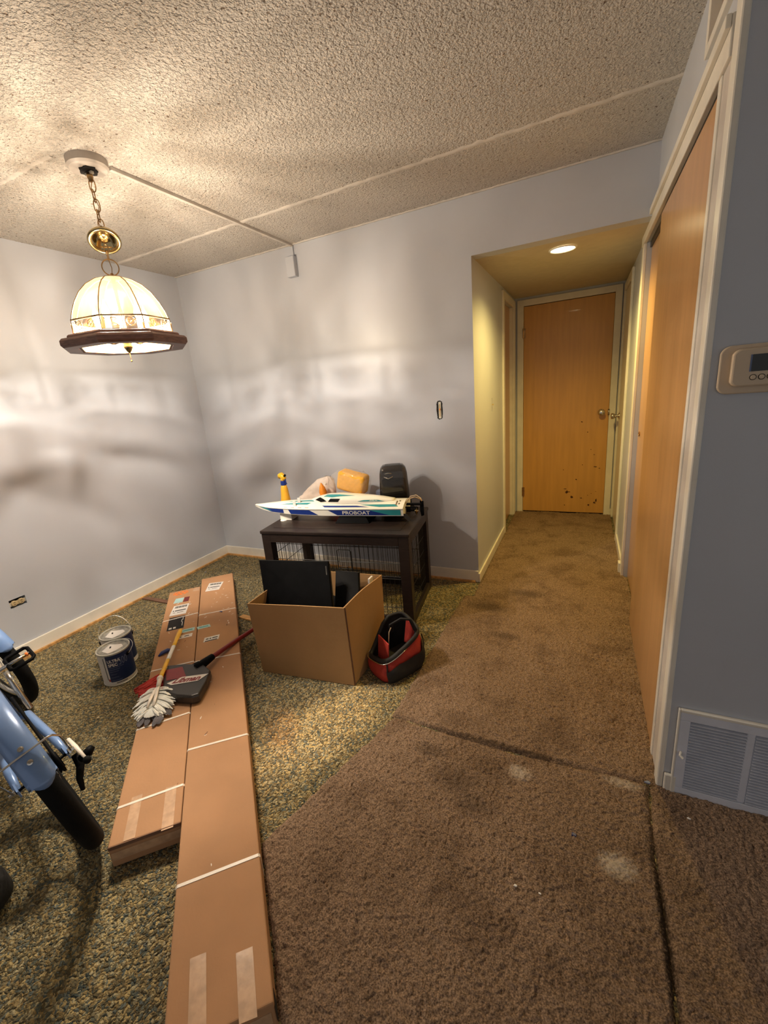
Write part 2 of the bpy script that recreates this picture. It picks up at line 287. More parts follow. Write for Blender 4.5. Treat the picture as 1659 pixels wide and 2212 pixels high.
class G:
    """collects shapes into one vertex / face list"""
    def __init__(s): s.v = []; s.f = []
    def add(s, v, f):
        n = len(s.v); s.v += [tuple(p) for p in v]; s.f += [tuple(i + n for i in q) for q in f]; return s
    def box(s, x0, x1, y0, y1, z0, z1, mtx=None):
        v = [Vector((x, y, z)) for z in (z0, z1) for y in (y0, y1) for x in (x0, x1)]
        if mtx: v = [mtx @ p for p in v]
        return s.add(v, [(0, 2, 3, 1), (4, 5, 7, 6), (0, 1, 5, 4), (2, 6, 7, 3), (0, 4, 6, 2), (1, 3, 7, 5)])
    def hexa(s, b, t):
        return s.add(list(b) + list(t), [(3, 2, 1, 0), (4, 5, 6, 7), (0, 1, 5, 4), (1, 2, 6, 5), (2, 3, 7, 6), (3, 0, 4, 7)])
    def prism(s, poly, d):
        """poly: 3-D points of a planar outline, d: extrusion vector"""
        n = len(poly); d = Vector(d); a = [Vector(p) for p in poly]
        return s.add(a + [p + d for p in a], [tuple(range(n))[::-1], tuple(range(n, 2 * n))] + [(i, (i + 1) % n, n + (i + 1) % n, n + i) for i in range(n)])
    def lathe(s, prof, c=(0, 0, 0), n=32, axis=None, cap=True, ang0=0):
        ax = Vector(axis).normalized() if axis else Vector((0, 0, 1))
        q = Vector((0, 0, 1)).rotation_difference(ax).to_matrix(); c = Vector(c)
        v = []; f = []
        for r, z in prof:
            for i in range(n):
                a = ang0 + 2 * pi * i / n; v.append(c + q @ Vector((r * cos(a), r * sin(a), z)))
        k = len(prof)
        for j in range(k - 1):
            for i in range(n):
                f.append((j * n + i, j * n + (i + 1) % n, (j + 1) * n + (i + 1) % n, (j + 1) * n + i))
        if cap: f.append(tuple(range(n))[::-1]); f.append(tuple((k - 1) * n + i for i in range(n)))
        return s.add(v, f)
    def tube(s, pts, r, n=8, closed=False, flat=None):
        """swept circle; r may be a list; flat=(a,b) sweeps an ellipse"""
        pts = [Vector(p) for p in pts]; k = len(pts); rs = r if isinstance(r, (list, tuple)) else [r] * k
        v = []; f = []; up = None
        for i, p in enumerate(pts):
            a = pts[(i - 1) % k] if (closed or i) else p; b = pts[(i + 1) % k] if (closed or i < k - 1) else p
            t = (b - a).normalized()
            if up is None:
                up = Vector((0, 0, 1)) if abs(t.z) < 0.9 else Vector((1, 0, 0))
            u = t.cross(up)
            if u.length < 1e-5: u = t.orthogonal()
            u.normalize(); w_ = u.cross(t).normalized(); up = w_
            fa, fb = flat or (1, 1)
            for j in range(n):
                g = 2 * pi * j / n; v.append(p + (u * cos(g) * fa + w_ * sin(g) * fb) * rs[i])
        for i in range(k if closed else k - 1):
            for j in range(n):
                i2 = (i + 1) % k
                f.append((i * n + j, i * n + (j + 1) % n, i2 * n + (j + 1) % n, i2 * n + j))
        if not closed: f.append(tuple(range(n))[::-1]); f.append(tuple((k - 1) * n + j for j in range(n)))
        return s.add(v, f)
    def ball(s, c, rx, ry=None, rz=None, n=16, m=10):
        ry = ry or rx; rz = rz or rx
        prof = []
        v = []; f = []
        for j in range(m + 1):
            a = -pi / 2 + pi * j / m
            for i in range(n):
                b = 2 * pi * i / n
                v.append((c[0] + rx * cos(a) * cos(b), c[1] + ry * cos(a) * sin(b), c[2] + rz * sin(a)))
        for j in range(m):
            for i in range(n): f.append((j * n + i, j * n + (i + 1) % n, (j + 1) * n + (i + 1) % n, (j + 1) * n + i))
        return s.add(v, f)
    def out(s, name, mat, parent=None, **k): return mesh(name, s.v, s.f, mat, parent, **k)
def tag(o, label=None, cat=None, group=None, kind=None):
    if label: o['label'] = label
    if cat: o['category'] = cat
    if group: o['group'] = group
    if kind: o['kind'] = kind
    return o
def thing(name, label, cat, loc=(0, 0, 0), rotz=0, group=None):
    o = bpy.data.objects.new(name, None); COL.objects.link(o); o.location = loc; o.rotation_euler = (0, 0, rotz)
    o.empty_display_size = 0.05
    return tag(o, label, cat, group)
def struct(o, label=None):
    o['kind'] = 'structure'
    if label: o['label'] = label
    return o
def text_verts(txt, bold=0.0, shear=0.0, spacing=1.0, depth=0.0):
    c = bpy.data.curves.new('lettering', 'FONT'); c.body = txt; c.size = 1; c.offset = bold; c.shear = shear
    c.space_character = spacing; c.extrude = depth; c.resolution_u = 3
    o = bpy.data.objects.new('lettering', c); COL.objects.link(o)
    dg = bpy.context.evaluated_depsgraph_get(); me = bpy.data.meshes.new_from_object(o.evaluated_get(dg))
    v = [x.co.copy() for x in me.vertices]; f = [tuple(p.vertices) for p in me.polygons]
    bpy.data.objects.remove(o); bpy.data.curves.remove(c); bpy.data.meshes.remove(me)
    xs = [p.x for p in v]; ys = [p.y for p in v]; x0, x1, y0, y1 = min(xs), max(xs), min(ys), max(ys)
    return [((p.x - x0) / (x1 - x0), (p.y - y0) / (y1 - y0)) for p in v], f

# ---------------------------------------------------------------- the room
XL, YB, XH, XC, YE, ZS, YR, H = -3.065, 2.869, -0.642, 0.2845, 4.679, 2.121, 1.4354, 2.44
def slab(name, o, a, n, L, z0, z1, mat, holes=(), th=0.1, parent=None):
    """wall slab: origin o (x,y), unit direction a, thickness direction n (away from the room), holes (a0,a1,z0,z1)"""
    A = sorted({0, L, *[h[0] for h in holes], *[h[1] for h in holes]}); Z = sorted({z0, z1, *[h[2] for h in holes], *[h[3] for h in holes]})
    g = G(); idx = {}
    def P(i, j, k):
        key = (i, j, k)
        if key not in idx:
            idx[key] = len(g.v); g.v.append((o[0] + a[0] * A[i] + n[0] * th * k, o[1] + a[1] * A[i] + n[1] * th * k, Z[j]))
        return idx[key]
    def solid(i, j):
        if not (0 <= i < len(A) - 1 and 0 <= j < len(Z) - 1): return False
        ca, cz = (A[i] + A[i + 1]) / 2, (Z[j] + Z[j + 1]) / 2
        return not any(h[0] < ca < h[1] and h[2] < cz < h[3] for h in holes)
    for i in range(len(A) - 1):
        for j in range(len(Z) - 1):
            if not solid(i, j): continue
            for k in (0, 1): g.f.append((P(i, j, k), P(i + 1, j, k), P(i + 1, j + 1, k), P(i, j + 1, k)))
            if not solid(i - 1, j): g.f.append((P(i, j, 0), P(i, j + 1, 0), P(i, j + 1, 1), P(i, j, 1)))
            if not solid(i + 1, j): g.f.append((P(i + 1, j, 0), P(i + 1, j + 1, 0), P(i + 1, j + 1, 1), P(i + 1, j, 1)))
            if not solid(i, j - 1): g.f.append((P(i, j, 0), P(i + 1, j, 0), P(i + 1, j, 1), P(i, j, 1)))
            if not solid(i, j + 1): g.f.append((P(i, j + 1, 0), P(i + 1, j + 1, 0), P(i + 1, j + 1, 1), P(i, j + 1, 1)))
    return g.out(name, mat, parent)
YF = -2.6; XR = 3.2
struct(G().box(XL - 0.1, XR + 0.1, YF, YE + 0.1, -0.1, 0).out('floor', 'green'), 'old mottled green and tan carpet floor')
struct(G().box(XL - 0.1, XR + 0.1, YF, YB + 0.1, H, H + 0.1).out('ceiling', 'ceiling'), 'popcorn textured ceiling')
struct(slab('wall_left', (XL, YF), (0, 1), (-1, 0), YB - YF + 0.1, 0, H, 'wall', holes=[(1.118 - YF, 1.205 - YF, 0.325, 0.38)]))
struct(slab('wall_back', (XL, YB), (1, 0), (0, 1), XC - XL, 0, H, 'wall',
            holes=[(XH - XL, XC - XL, 0, ZS), (-0.895 - XL, -0.86 - XL, 1.18, 1.29)]))
struct(slab('wall_hall_left', (XH, YB + 0.1), (0, 1), (-1, 0), YE - YB - 0.1 + 0.1, 0, ZS, 'wall', holes=[(3.99 - YB - 0.1, 4.56 - YB - 0.1, 0, 2.03), (3.455 - YB - 0.1, 3.475 - YB - 0.1, 1.165, 1.265)]))
struct(slab('wall_hall_end', (XH, YE), (1, 0), (0, 1), XC - XH, 0, ZS, 'wall', holes=[(-0.5615 - XH, 0.2078 - XH, 0, 2.045)]))
CL0, CL1, CLZ = 1.60, 3.20, 2.075
struct(slab('wall_closet', (XC, YR + 0.1), (0, 1), (1, 0), YE - YR, 0, H, 'wall', th=0.06,
            holes=[(CL0 - YR - 0.1, CL1 - YR - 0.1, 0, CLZ), (3.95 - YR - 0.1, 4.62 - YR - 0.1, 0, 2.03), (1.50 - YR - 0.1 + 0.06, 1.84 - YR - 0.1, 2.235, 2.40)]))
struct(slab('wall_right', (XC, YR), (1, 0), (0, 1), XR - XC, 0, H, 'wall', holes=[(0.33 - XC, 0.80 - XC, 0.03, 0.31)]))
struct(G().box(XH - 0.1, XC + 0.1, YB + 0.1, YE + 0.1, ZS, ZS + 0.1).out('ceiling_hall', 'soffit'))
# closet recess and the dark rooms behind openings
struct(G().box(0.98, 1.02, YR + 0.1, YE + 0.1, 0, H).out('wall_closet_back', 'trim2'))
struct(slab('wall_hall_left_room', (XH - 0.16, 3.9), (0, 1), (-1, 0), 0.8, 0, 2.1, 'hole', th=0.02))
# baseboards
BH = 0.088
def base(name, x0, x1, y0, y1, bt=BH):
    struct(G().box(x0, x1, y0, y1, 0, bt).out(name, 'trim', bevel=0.004))
base('baseboard_left', XL, XL + 0.013, YF, YB)
base('baseboard_back', XL + 0.013, XH, YB - 0.013, YB)
base('baseboard_hall_left', XH, XH + 0.013, YB - 0.013, 3.93, 0.07)
base('baseboard_hall_end', 0.235, XC - 0.013, YE - 0.013, YE, 0.07)
base('baseboard_hall_right', XC - 0.013, XC, 3.275, 3.9, 0.07)
base('baseboard_right', XC + 0.004, 0.322, YR - 0.013, YR, 0.075)
base('baseboard_right_far', 0.83, XR, YR - 0.013, YR, 0.075)
struct(G().box(XL + 0.013, XL + 0.03, YF, YB - 0.03, 0, 0.014).out('trim_1', 'wood_strip'), 'bare wood strip along the left wall')
struct(G().box(XL + 0.013, XH - 0.02, YB - 0.03, YB - 0.013, 0, 0.014).out('trim_2', 'wood_strip'), 'bare wood strip along the back wall')
LX_ = -1.917
# ceiling seams (raised plaster lines between the planks)
def wob(x0, x1, y, w, z, amp=0.004, n=120):
    g = G(); t = np.linspace(x0, x1, n); v = []; f = []
    for i, x in enumerate(t):
        a = rng.normal() * amp; b = rng.normal() * amp
        v += [(x, y - w / 2 + a, H + 0.0005), (x, y - w / 4 + a, z), (x, y + w / 4 + b, z), (x, y + w / 2 + b, H + 0.0005)]
    for i in range(n - 1):
        for k in range(3): f.append((i * 4 + k, i * 4 + k + 1, i * 4 + k + 5, i * 4 + k + 4))
    return g.add(v, f)
struct(wob(XL, XC, 2.345, 0.034, H - 0.004).out('trim_3', 'seam', smooth=True), 'ceiling seam near the back wall')
struct(wob(XL, LX_ - 0.08, 1.335, 0.022, H - 0.0025, 0.003).out('trim_4', 'seam', smooth=True), 'ceiling seam beside the lamp')
struct(wob(XL, XC, YB - 0.006, 0.016, H - 0.006, 0.002, 200).out('trim_5', 'seam', smooth=True), 'caulk line over the back wall')

# closet trim: header fascia, casings, track
struct(G().box(XC - 0.018, XC, CL0 - 0.10, CL1 + 0.11, 2.072, 2.155).out('trim_6', 'trim', bevel=0.003), 'closet header casing')
struct(G().box(XC - 0.030, XC - 0.018, CL0 - 0.10, CL1 + 0.11, 2.128, 2.155).out('trim_7', 'trim', bevel=0.002), 'moulding on the closet header')
struct(G().box(XC - 0.014, XC, CL0 - 0.028, CL0, 0, 2.072).out('trim_8', 'trim', bevel=0.003), 'closet near jamb')
struct(G().box(XC - 0.010, XC, YR + 0.047, CL0 - 0.028, 0, 2.072).out('trim_9', 'trim2', bevel=0.002), 'closet near casing')
struct(G().box(XC - 0.015, XC + 0.003, YR - 0.004, YR + 0.047, 0, H).out('trim_10', 'trim', bevel=0.004), 'painted wall corner strip')
struct(G().box(XC - 0.016, XC, CL1, CL1 + 0.075, 0, 2.072).out('trim_11', 'trim', bevel=0.003), 'closet far casing')
struct(G().box(XC - 0.030, XC, CL1 + 0.055, CL1 + 0.115, 0, 0.075).out('trim_12', 'trim', bevel=0.003), 'plinth block at the closet far casing')
struct(G().box(XC + 0.015, XC + 0.075, CL0, CL1, CLZ - 0.03, CLZ).out('trim_13', 'brown_wood'), 'closet door track')
def sliding(name, y0, y1, x, label):
    t = thing(name, label, 'door', (x, (y0 + y1) / 2, 0)); t['kind'] = 'structure'
    G().box(-0.011, 0.011, -(y1 - y0) / 2, (y1 - y0) / 2, 0.006, 2.045).out('door_panel', 'maple', t, bevel=0.002)
    return t
sliding('door_1', CL0 + 0.003, 2.56, XC + 0.0, 'near maple sliding closet door')
d2 = sliding('door_2', 2.46, CL1 - 0.002, XC + 0.035, 'far maple sliding closet door')
G().lathe([(0.013, 0), (0.016, 0.004), (0.009, 0.005), (0.008, 0.0015)], (-0.012, 0.28, 1.0), 20, (-1, 0, 0)).out('finger_pull', 'oldbrass', d2, smooth=False)
# access hatch above the closet header
hp = thing('trim_14', 'framed access hatch above the closet', 'hatch', (XC, 1.67, 2.235)); hp['kind'] = 'structure'
g = G()
for b in ((-0.17, 0.17, -0.0, 0.024), (-0.17, 0.17, 0.145, 0.169), (-0.17, -0.146, 0.02, 0.15), (0.146, 0.17, 0.02, 0.15)):
    g.box(-0.014, 0.03, b[0], b[1], b[2] - 0.002, b[3] - 0.002)
g.out('hatch_frame', 'trim', hp, bevel=0.002)
G().box(0.012, 0.02, -0.15, 0.15, 0.01, 0.155).out('hatch_panel', 'hatchp', hp)

# hall end door (door_3), with frame, hinges, knob, chips
def knob(g, c, ax, s=1):
    g.lathe([(0.031 * s, 0), (0.031 * s, 0.004), (0.024 * s, 0.008), (0.012 * s, 0.012), (0.011 * s, 0.028), (0.018 * s, 0.034), (0.026 * s, 0.046), (0.0275 * s, 0.058), (0.023 * s, 0.066), (0.008 * s, 0.068)], c, 24, ax)
t = thing('door_3', 'flush maple door at the end of the hall with chips near the bottom', 'door', (-0.177, YE, 0)); t['kind'] = 'structure'
x0, x1 = -0.5615 + 0.177, 0.2078 + 0.177
G().box(x0 + 0.004, x1 - 0.004, -0.002, 0.033, 0.018, 2.038).out('door_panel', 'maple2', t, bevel=0.002)
g = G(); g.box(x0 - 0.055, x0 + 0.003, -0.018, 0.0, 0, 2.098); g.box(x1 - 0.003, x1 + 0.052, -0.018, 0.0, 0, 2.098); g.box(x0 - 0.0, x1 + 0.0, -0.0178, 0.0, 2.042, 2.098)
g.out('door_frame', 'trim', t, bevel=0.003)
g = G(); knob(g, (0.142 + 0.177, -0.002, 1.012), (0, -1, 0)); g.box(x1 - 0.012, x1 + 0.003, -0.021, -0.001, 0.985, 1.04); g.out('door_knob', 'chrome', t, smooth=True)
for z in (0.23, 1.80):
    G().tube([(x0 + 0.002, -0.022, z - 0.045), (x0 + 0.002, -0.022, z + 0.045)], 0.0055, 10).box(x0 - 0.003, x0 + 0.02, -0.021, -0.003, z - 0.043, z + 0.043).out('hinge', 'oldbrass', t)
g = G()
for (cx, cz, rx, rz) in ((-0.131, 0.232, 0.014, 0.019), (-0.083, 0.178, 0.013, 0.015), (-0.15, 0.262, 0.014, 0.004), (-0.112, 0.232, 0.012, 0.004), (0.0, 0.17, 0.012, 0.006), (0.07, 0.10, 0.011, 0.010), (0.12, 0.125, 0.014, 0.01), (0.135, 0.15, 0.006, 0.02),
                         (-0.05, 0.36, 0.008, 0.009), (-0.02, 0.93, 0.012, 0.006), (0.035, 0.83, 0.006, 0.005), (0.07, 0.66, 0.005, 0.004), (0.10, 0.61, 0.006, 0.003), (0.115, 0.49, 0.014, 0.005), (0.15, 0.475, 0.008, 0.003), (0.0, 0.51, 0.005, 0.004),
                         (-0.17, 0.46, 0.005, 0.004), (-0.15, 0.09, 0.006, 0.005), (0.06, 0.2, 0.005, 0.003), (0.09, 0.22, 0.004, 0.003), (0.13, 0.24, 0.004, 0.003)):
    n = 11; pts = []
    for i in range(n):
        a = 2 * pi * i / n; k = random.uniform(0.55, 1.2); pts.append((cx + 0.177 + rx * cos(a) * k, -0.0035, cz + rz * sin(a) * k))
    g.prism(pts, (0, 0.003, 0))
g.out('chipped_veneer', 'rust', t)
G().box(x0, x1, 0.036, 0.06, 0.0, 2.045).out('dark_gap', 'hole', t)
# hall left door (door_4)
t = thing('door_4', 'flush maple door on the left of the hall', 'door', (XH, 4.275, 0)); t['kind'] = 'structure'
G().box(-0.06, -0.03, -0.283, 0.283, 0.018, 2.028).out('door_panel', 'maple', t)
g = G(); g.box(0, 0.016, -0.345, -0.283, 0, 2.09); g.box(0, 0.016, 0.283, 0.345, 0, 2.09); g.box(0, 0.0158, -0.283, 0.283, 2.03, 2.09); g.box(-0.1, 0, 0.27, 0.285, 0, 2.03)
g.out('door_frame', 'trim', t, bevel=0.003)
# hall right door (door_5), painted cream
t = thing('door_5', 'cream painted door on the right of the hall', 'door', (XC, 4.285, 0)); t['kind'] = 'structure'
G().box(-0.002, 0.033, -0.33, 0.33, 0.018, 2.028).out('door_panel', 'trim', t, bevel=0.002)
g = G(); g.box(-0.017, 0, -0.385, -0.333, 0, 2.085); g.box(-0.017, 0, 0.33, 0.38, 0, 2.085); g.box(-0.0168, 0, -0.34, 0.34, 2.03, 2.085); g.out('door_frame', 'trim', t, bevel=0.003)
g = G(); knob(g, (-0.002, 0.235, 0.985), (-1, 0, 0)); g.out('door_knob', 'chrome', t, smooth=True)

# ---------------------------------------------------------------- shag carpet pieces (real pile relief)
def noise2(x, y, s, seed):
    r_ = np.random.default_rng(seed); T = r_.random((512, 512))
    u = (x / s) % 511; v = (y / s) % 511; i = u.astype(int); j = v.astype(int); fu = u - i; fv = v - j
    fu = fu * fu * (3 - 2 * fu); fv = fv * fv * (3 - 2 * fv); i2 = (i + 1) % 512; j2 = (j + 1) % 512
    return T[i, j] * (1 - fu) * (1 - fv) + T[i2, j] * fu * (1 - fv) + T[i, j2] * (1 - fu) * fv + T[i2, j2] * fu * fv
def pile(name, x0, x1, y0, y1, step, inside, label, hgt=0.0115):
    nx = int((x1 - x0) / step); ny = int((y1 - y0) / step)
    X, Y = np.meshgrid(np.linspace(x0, x1, nx), np.linspace(y0, y1, ny), indexing='ij')
    d = inside(X, Y)                                  # signed distance to the cut edge, metres
    d = d + (noise2(X + 9, Y + 9, 0.03, 5) - 0.5) * 0.012
    k = np.clip(d / 0.016, 0, 1); k = k * (2 - k)
    Z = hgt * (0.50 + 0.70 * noise2(X + 20, Y + 20, 0.0068, 1) + 0.40 * (noise2(X + 20, Y + 20, 0.014, 2) - 0.5) + 0.35 * (noise2(X + 20, Y + 20, 0.11, 3) - 0.5)) * k + 0.0008
    dx = (noise2(X + 5, Y + 5, 0.009, 7) - 0.5) * 0.006 * k; dy = (noise2(X + 5, Y + 5, 0.009, 8) - 0.5) * 0.006 * k
    keep = d > -0.004
    V = np.stack([X + dx, Y + dy, Z], -1).reshape(-1, 3)
    idx = np.arange(nx * ny).reshape(nx, ny)
    kc = keep[:-1, :-1] & keep[1:, :-1] & keep[:-1, 1:] & keep[1:, 1:]
    F = np.stack([idx[:-1, :-1], idx[1:, :-1], idx[1:, 1:], idx[:-1, 1:]], -1)[kc]
    used = np.unique(F); remap = -np.ones(nx * ny, int); remap[used] = np.arange(len(used)); V = V[used]; F = remap[F]
    me = bpy.data.meshes.new(name); me.vertices.add(len(V)); me.vertices.foreach_set('co', V.ravel())
    me.loops.add(F.size); me.loops.foreach_set('vertex_index', F.ravel()); me.polygons.add(len(F))
    me.polygons.foreach_set('loop_start', np.arange(0, F.size, 4)); me.polygons.foreach_set('loop_total', np.full(len(F), 4)); me.update(); me.validate()
    me.polygons.foreach_set('use_smooth', [True] * len(F))
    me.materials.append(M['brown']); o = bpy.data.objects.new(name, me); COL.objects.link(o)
    return tag(o, label, 'carpet')
def halfplane(X, Y, p, q):
    """distance to the line p-q, positive on its right"""
    dx, dy = q[0] - p[0], q[1] - p[1]; L = math.hypot(dx, dy)
    return ((X - p[0]) * dy - (Y - p[1]) * dx) / L
def seamy(X): return 1.418 + 0.012 * np.sin(X * 6) + 0.004 * (X + 0.3)
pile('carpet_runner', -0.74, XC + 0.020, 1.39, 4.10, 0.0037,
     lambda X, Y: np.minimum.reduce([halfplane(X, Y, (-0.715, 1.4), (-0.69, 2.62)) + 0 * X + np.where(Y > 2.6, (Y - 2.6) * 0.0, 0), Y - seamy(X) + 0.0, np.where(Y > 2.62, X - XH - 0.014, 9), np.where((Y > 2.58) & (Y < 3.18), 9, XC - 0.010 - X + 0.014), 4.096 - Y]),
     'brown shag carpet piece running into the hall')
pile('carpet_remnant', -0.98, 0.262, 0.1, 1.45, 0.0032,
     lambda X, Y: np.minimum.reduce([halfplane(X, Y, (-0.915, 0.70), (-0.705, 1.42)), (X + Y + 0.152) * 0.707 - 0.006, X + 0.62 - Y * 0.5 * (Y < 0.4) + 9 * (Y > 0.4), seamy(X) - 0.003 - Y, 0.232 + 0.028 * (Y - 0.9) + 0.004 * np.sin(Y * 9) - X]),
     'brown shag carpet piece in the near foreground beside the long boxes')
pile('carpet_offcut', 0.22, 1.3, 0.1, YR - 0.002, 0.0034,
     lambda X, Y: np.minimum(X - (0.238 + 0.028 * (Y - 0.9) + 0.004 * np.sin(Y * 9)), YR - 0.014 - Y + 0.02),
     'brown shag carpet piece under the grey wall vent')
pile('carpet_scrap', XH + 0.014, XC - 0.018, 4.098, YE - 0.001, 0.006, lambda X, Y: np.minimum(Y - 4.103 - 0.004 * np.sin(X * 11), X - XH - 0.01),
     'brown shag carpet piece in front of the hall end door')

# ---------------------------------------------------------------- recessed hall light
t = thing('recessed_light', 'round recessed light glowing in the hall ceiling', 'light', (-0.155, 3.15, ZS))
G().lathe([(0.078, -0.001), (0.078, -0.006), (0.070, -0.008), (0.066, -0.002)], (0, 0, 0), 40, cap=False).out('trim_ring', 'white', t, smooth=True)
G().lathe([(0.0665, -0.003), (0.05, -0.0045), (0.001, -0.005)], (0, 0, 0), 40).out('lens', 'canlight', t, smooth=True)
ld = bpy.data.lights.new('recessed_bulb', 'SPOT'); ld.energy = CAN_POWER; ld.color = CAN_COL; ld.spot_size = R(150); ld.spot_blend = 0.9; ld.shadow_soft_size = 0.05
lo = bpy.data.objects.new('recessed_bulb', ld); COL.objects.link(lo); lo.parent = t; lo.location = (0, 0, -0.02)

# ---------------------------------------------------------------- pendant lamp
LX, LY = -1.917, 1.434
t = thing('pendant_lamp', 'octagonal amber glass dome pendant lamp hanging on a brass chain', 'lamp', (LX, LY, 1.66))
Z0 = 1.66
def zz(z): return z - Z0
g = G(); g.lathe([(0.079, zz(2.44)), (0.079, zz(2.412)), (0.071, zz(2.404)), (0.034, zz(2.401)), (0.034, zz(2.43))], n=56, cap=False); g.out('ceiling_medallion', 'ceilplate', t)
g = G()
pts = []
for i in range(22):
    a = 2 * pi * i / 22; k = 0.036 * random.uniform(0.8, 1.3); pts.append((k * cos(a), k * 0.9 * sin(a), zz(2.3965)))
g.prism(pts, (0, 0, 0.004)); g.out('ragged_hole', 'hole', t)
G().box(-0.022, 0.022, -0.006, 0.006, zz(2.385), zz(2.395)).tube([(-0.01, 0, zz(2.40)), (0.0, 0.008, zz(2.38)), (0.004, 0, zz(2.365))], 0.003).out('mounting_strap', 'steel', t)
G().lathe([(0.011, zz(2.392)), (0.013, zz(2.38)), (0.008, zz(2.362)), (0.004, zz(2.358))], n=16).out('chain_collar', 'oldbrass', t, smooth=True)
def link(g, c, h_, w_, r, ang, tilt=0):
    pts = []
    for i in range(20):
        a = 2 * pi * i / 20; x = w_ / 2 * cos(a); z = h_ / 2 * sin(a)
        z += (h_ - w_) * 0.12 * (1 if sin(a) > 0 else -1) * abs(cos(a))
        pts.append((c[0] + x * cos(ang), c[1] + x * sin(ang), c[2] + z))
    g.tube(pts, r, 7, closed=True)
zc = 2.352
for i in range(5):
    g = G(); link(g, (0.002 * (-1) ** i, 0, zz(zc - 0.006)), 0.048, 0.024, 0.0024, R(35) + (pi / 2 if i % 2 else 0)); g.out('chain_link', 'oldbrass', t, smooth=True); zc -= 0.0375
g = G(); pts = [(0.006 * sin(k * 1.3), 0.006 * cos(k * 1.1), zz(2.39 - k * 0.0205)) for k in range(12)]; g.tube(pts, 0.0018, 6); g.out('cord', 'oldbrass', t, smooth=True)
g = G(); g.lathe([(0.006, 0.036), (0.012, 0.034), (0.030, 0.030), (0.054, 0.012), (0.064, -0.006), (0.066, -0.014), (0.062, -0.018), (0.052, -0.017), (0.042, -0.012), (0.038, 0.006), (0.012, 0.016), (0.006, 0.017)], (0, 0, zz(2.145)), 48, (-0.42, 0.31, 0.85)); g.out('brass_canopy', 'brass', t, smooth=True)
g = G(); link(g, (0, 0, zz(2.105)), 0.036, 0.017, 0.0022, R(60)); g.out('chain_link', 'oldbrass', t, smooth=True)
g = G(); link(g, (0, 0, zz(2.078)), 0.034, 0.017, 0.0022, R(-20)); g.out('chain_link', 'oldbrass', t, smooth=True)
g = G(); g.tube([(0.033 * cos(a) * 0.6, 0.033 * cos(a) * 0.8, zz(2.032) + 0.033 * sin(a)) for a in [2 * pi * i / 28 for i in range(28)]], 0.0026, 8, closed=True); g.out('hanging_ring', 'oldbrass', t, smooth=True)
G().tube([(0, 0, zz(2.06)), (0.004, 0.003, zz(2.03)), (0, 0, zz(2.0))], 0.0018, 6).out('cord', 'oldbrass', t)
G().lathe([(0.006, zz(2.008)), (0.010, zz(2.0)), (0.020, zz(1.995)), (0.030, zz(1.988)), (0.042, zz(1.985))], n=24).out('top_cap', 'oldbrass', t, smooth=True)
# dome profile (circumradius, z)
PR = [(0.036, 1.990), (0.078, 1.978), (0.118, 1.953), (0.152, 1.918), (0.178, 1.876), (0.196, 1.836), (0.206, 1.803)]
A0 = math.atan2(-0.6, 0.8) + pi / 8          # one facet faces the camera side
def cor(k, r, z): a = A0 + k * pi / 4; return Vector((r * cos(a), r * sin(a), zz(z)))
for k in range(8):
    g = G(); v = []; f = []
    nn = 7
    for r, z in PR:
        a, b = cor(k, r, z), cor(k + 1, r, z)
        for i in range(nn):
            s_ = i / (nn - 1); p = a.lerp(b, s_); o_ = Vector((p.x, p.y, 0)).normalized() * (0.05 * r * (1 - (2 * s_ - 1) ** 2))
            v.append(p + o_)
    for j in range(len(PR) - 1):
        for i in range(nn - 1): f.append((j * nn + i, j * nn + i + 1, (j + 1) * nn + i + 1, (j + 1) * nn + i))
    g.add(v, f); g.out('glass_panel', 'lampglass', t, smooth=True)
    g = G(); g.tube([cor(k, r + 0.001, z) for r, z in PR] + [cor(k, 0.208, 1.80), cor(k, 0.212, 1.745)], 0.0026, 6); g.out('rib', 'oldbrass', t, smooth=True)
    # vertical glass band and its scroll work
    g = G(); a0, b0, a1, b1 = cor(k, 0.207, 1.800), cor(k + 1, 0.207, 1.800), cor(k, 0.211, 1.748), cor(k + 1, 0.211, 1.748)
    g.add([a0, b0, b1, a1], [(0, 1, 2, 3)]); g.out('band_glass', 'bandglass', t)
    g = G(); ev = (b1 - a1).normalized(); oo = Vector(((a1 + b1).x, (a1 + b1).y, 0)).normalized() * 0.004; Lb = (b1 - a1).length
    for sgn in (1, -1):
        cpt = (a1 + b1) / 2 + oo; pts = []
        for i in range(30):
            th = i / 29 * 3.2 * pi; rr = 0.004 + 0.0165 * (1 - i / 29) ** 0.8
            x = sgn * (0.036 - 0.010 * (i / 29)) + sgn * rr * cos(th + pi); z = 0.026 + rr * sin(th)
            pts.append(cpt + ev * x + Vector((0, 0, z)))
        g.tube(pts, 0.0014, 5)
    pts = [(a1 + b1) / 2 + oo + ev * (Lb * 0.42 * (2 * i / 18 - 1)) + Vector((0, 0, 0.026 + 0.016 * cos(pi * 2 * i / 18))) for i in range(19)]
    g.tube(pts, 0.0014, 5); g.out('scroll', 'oldbrass', t, smooth=True)
def octring(g, prof):
    v = []; f = []; n = len(prof)
    for k in range(8):
        for r, z in prof: v.append(cor(k, r, z))
    for k in range(8):
        for j in range(n):
            a = k * n + j; b = k * n + (j + 1) % n; c = ((k + 1) % 8) * n + (j + 1) % n; d = ((k + 1) % 8) * n + j
            f.append((a, b, c, d))
    g.add(v, f)
for zq in (1.803, 1.748):
    g = G(); octring(g, [(0.211, zq - 0.003), (0.211, zq + 0.003), (0.203, zq + 0.003), (0.203, zq - 0.003)]); g.out('band_rail', 'oldbrass', t)
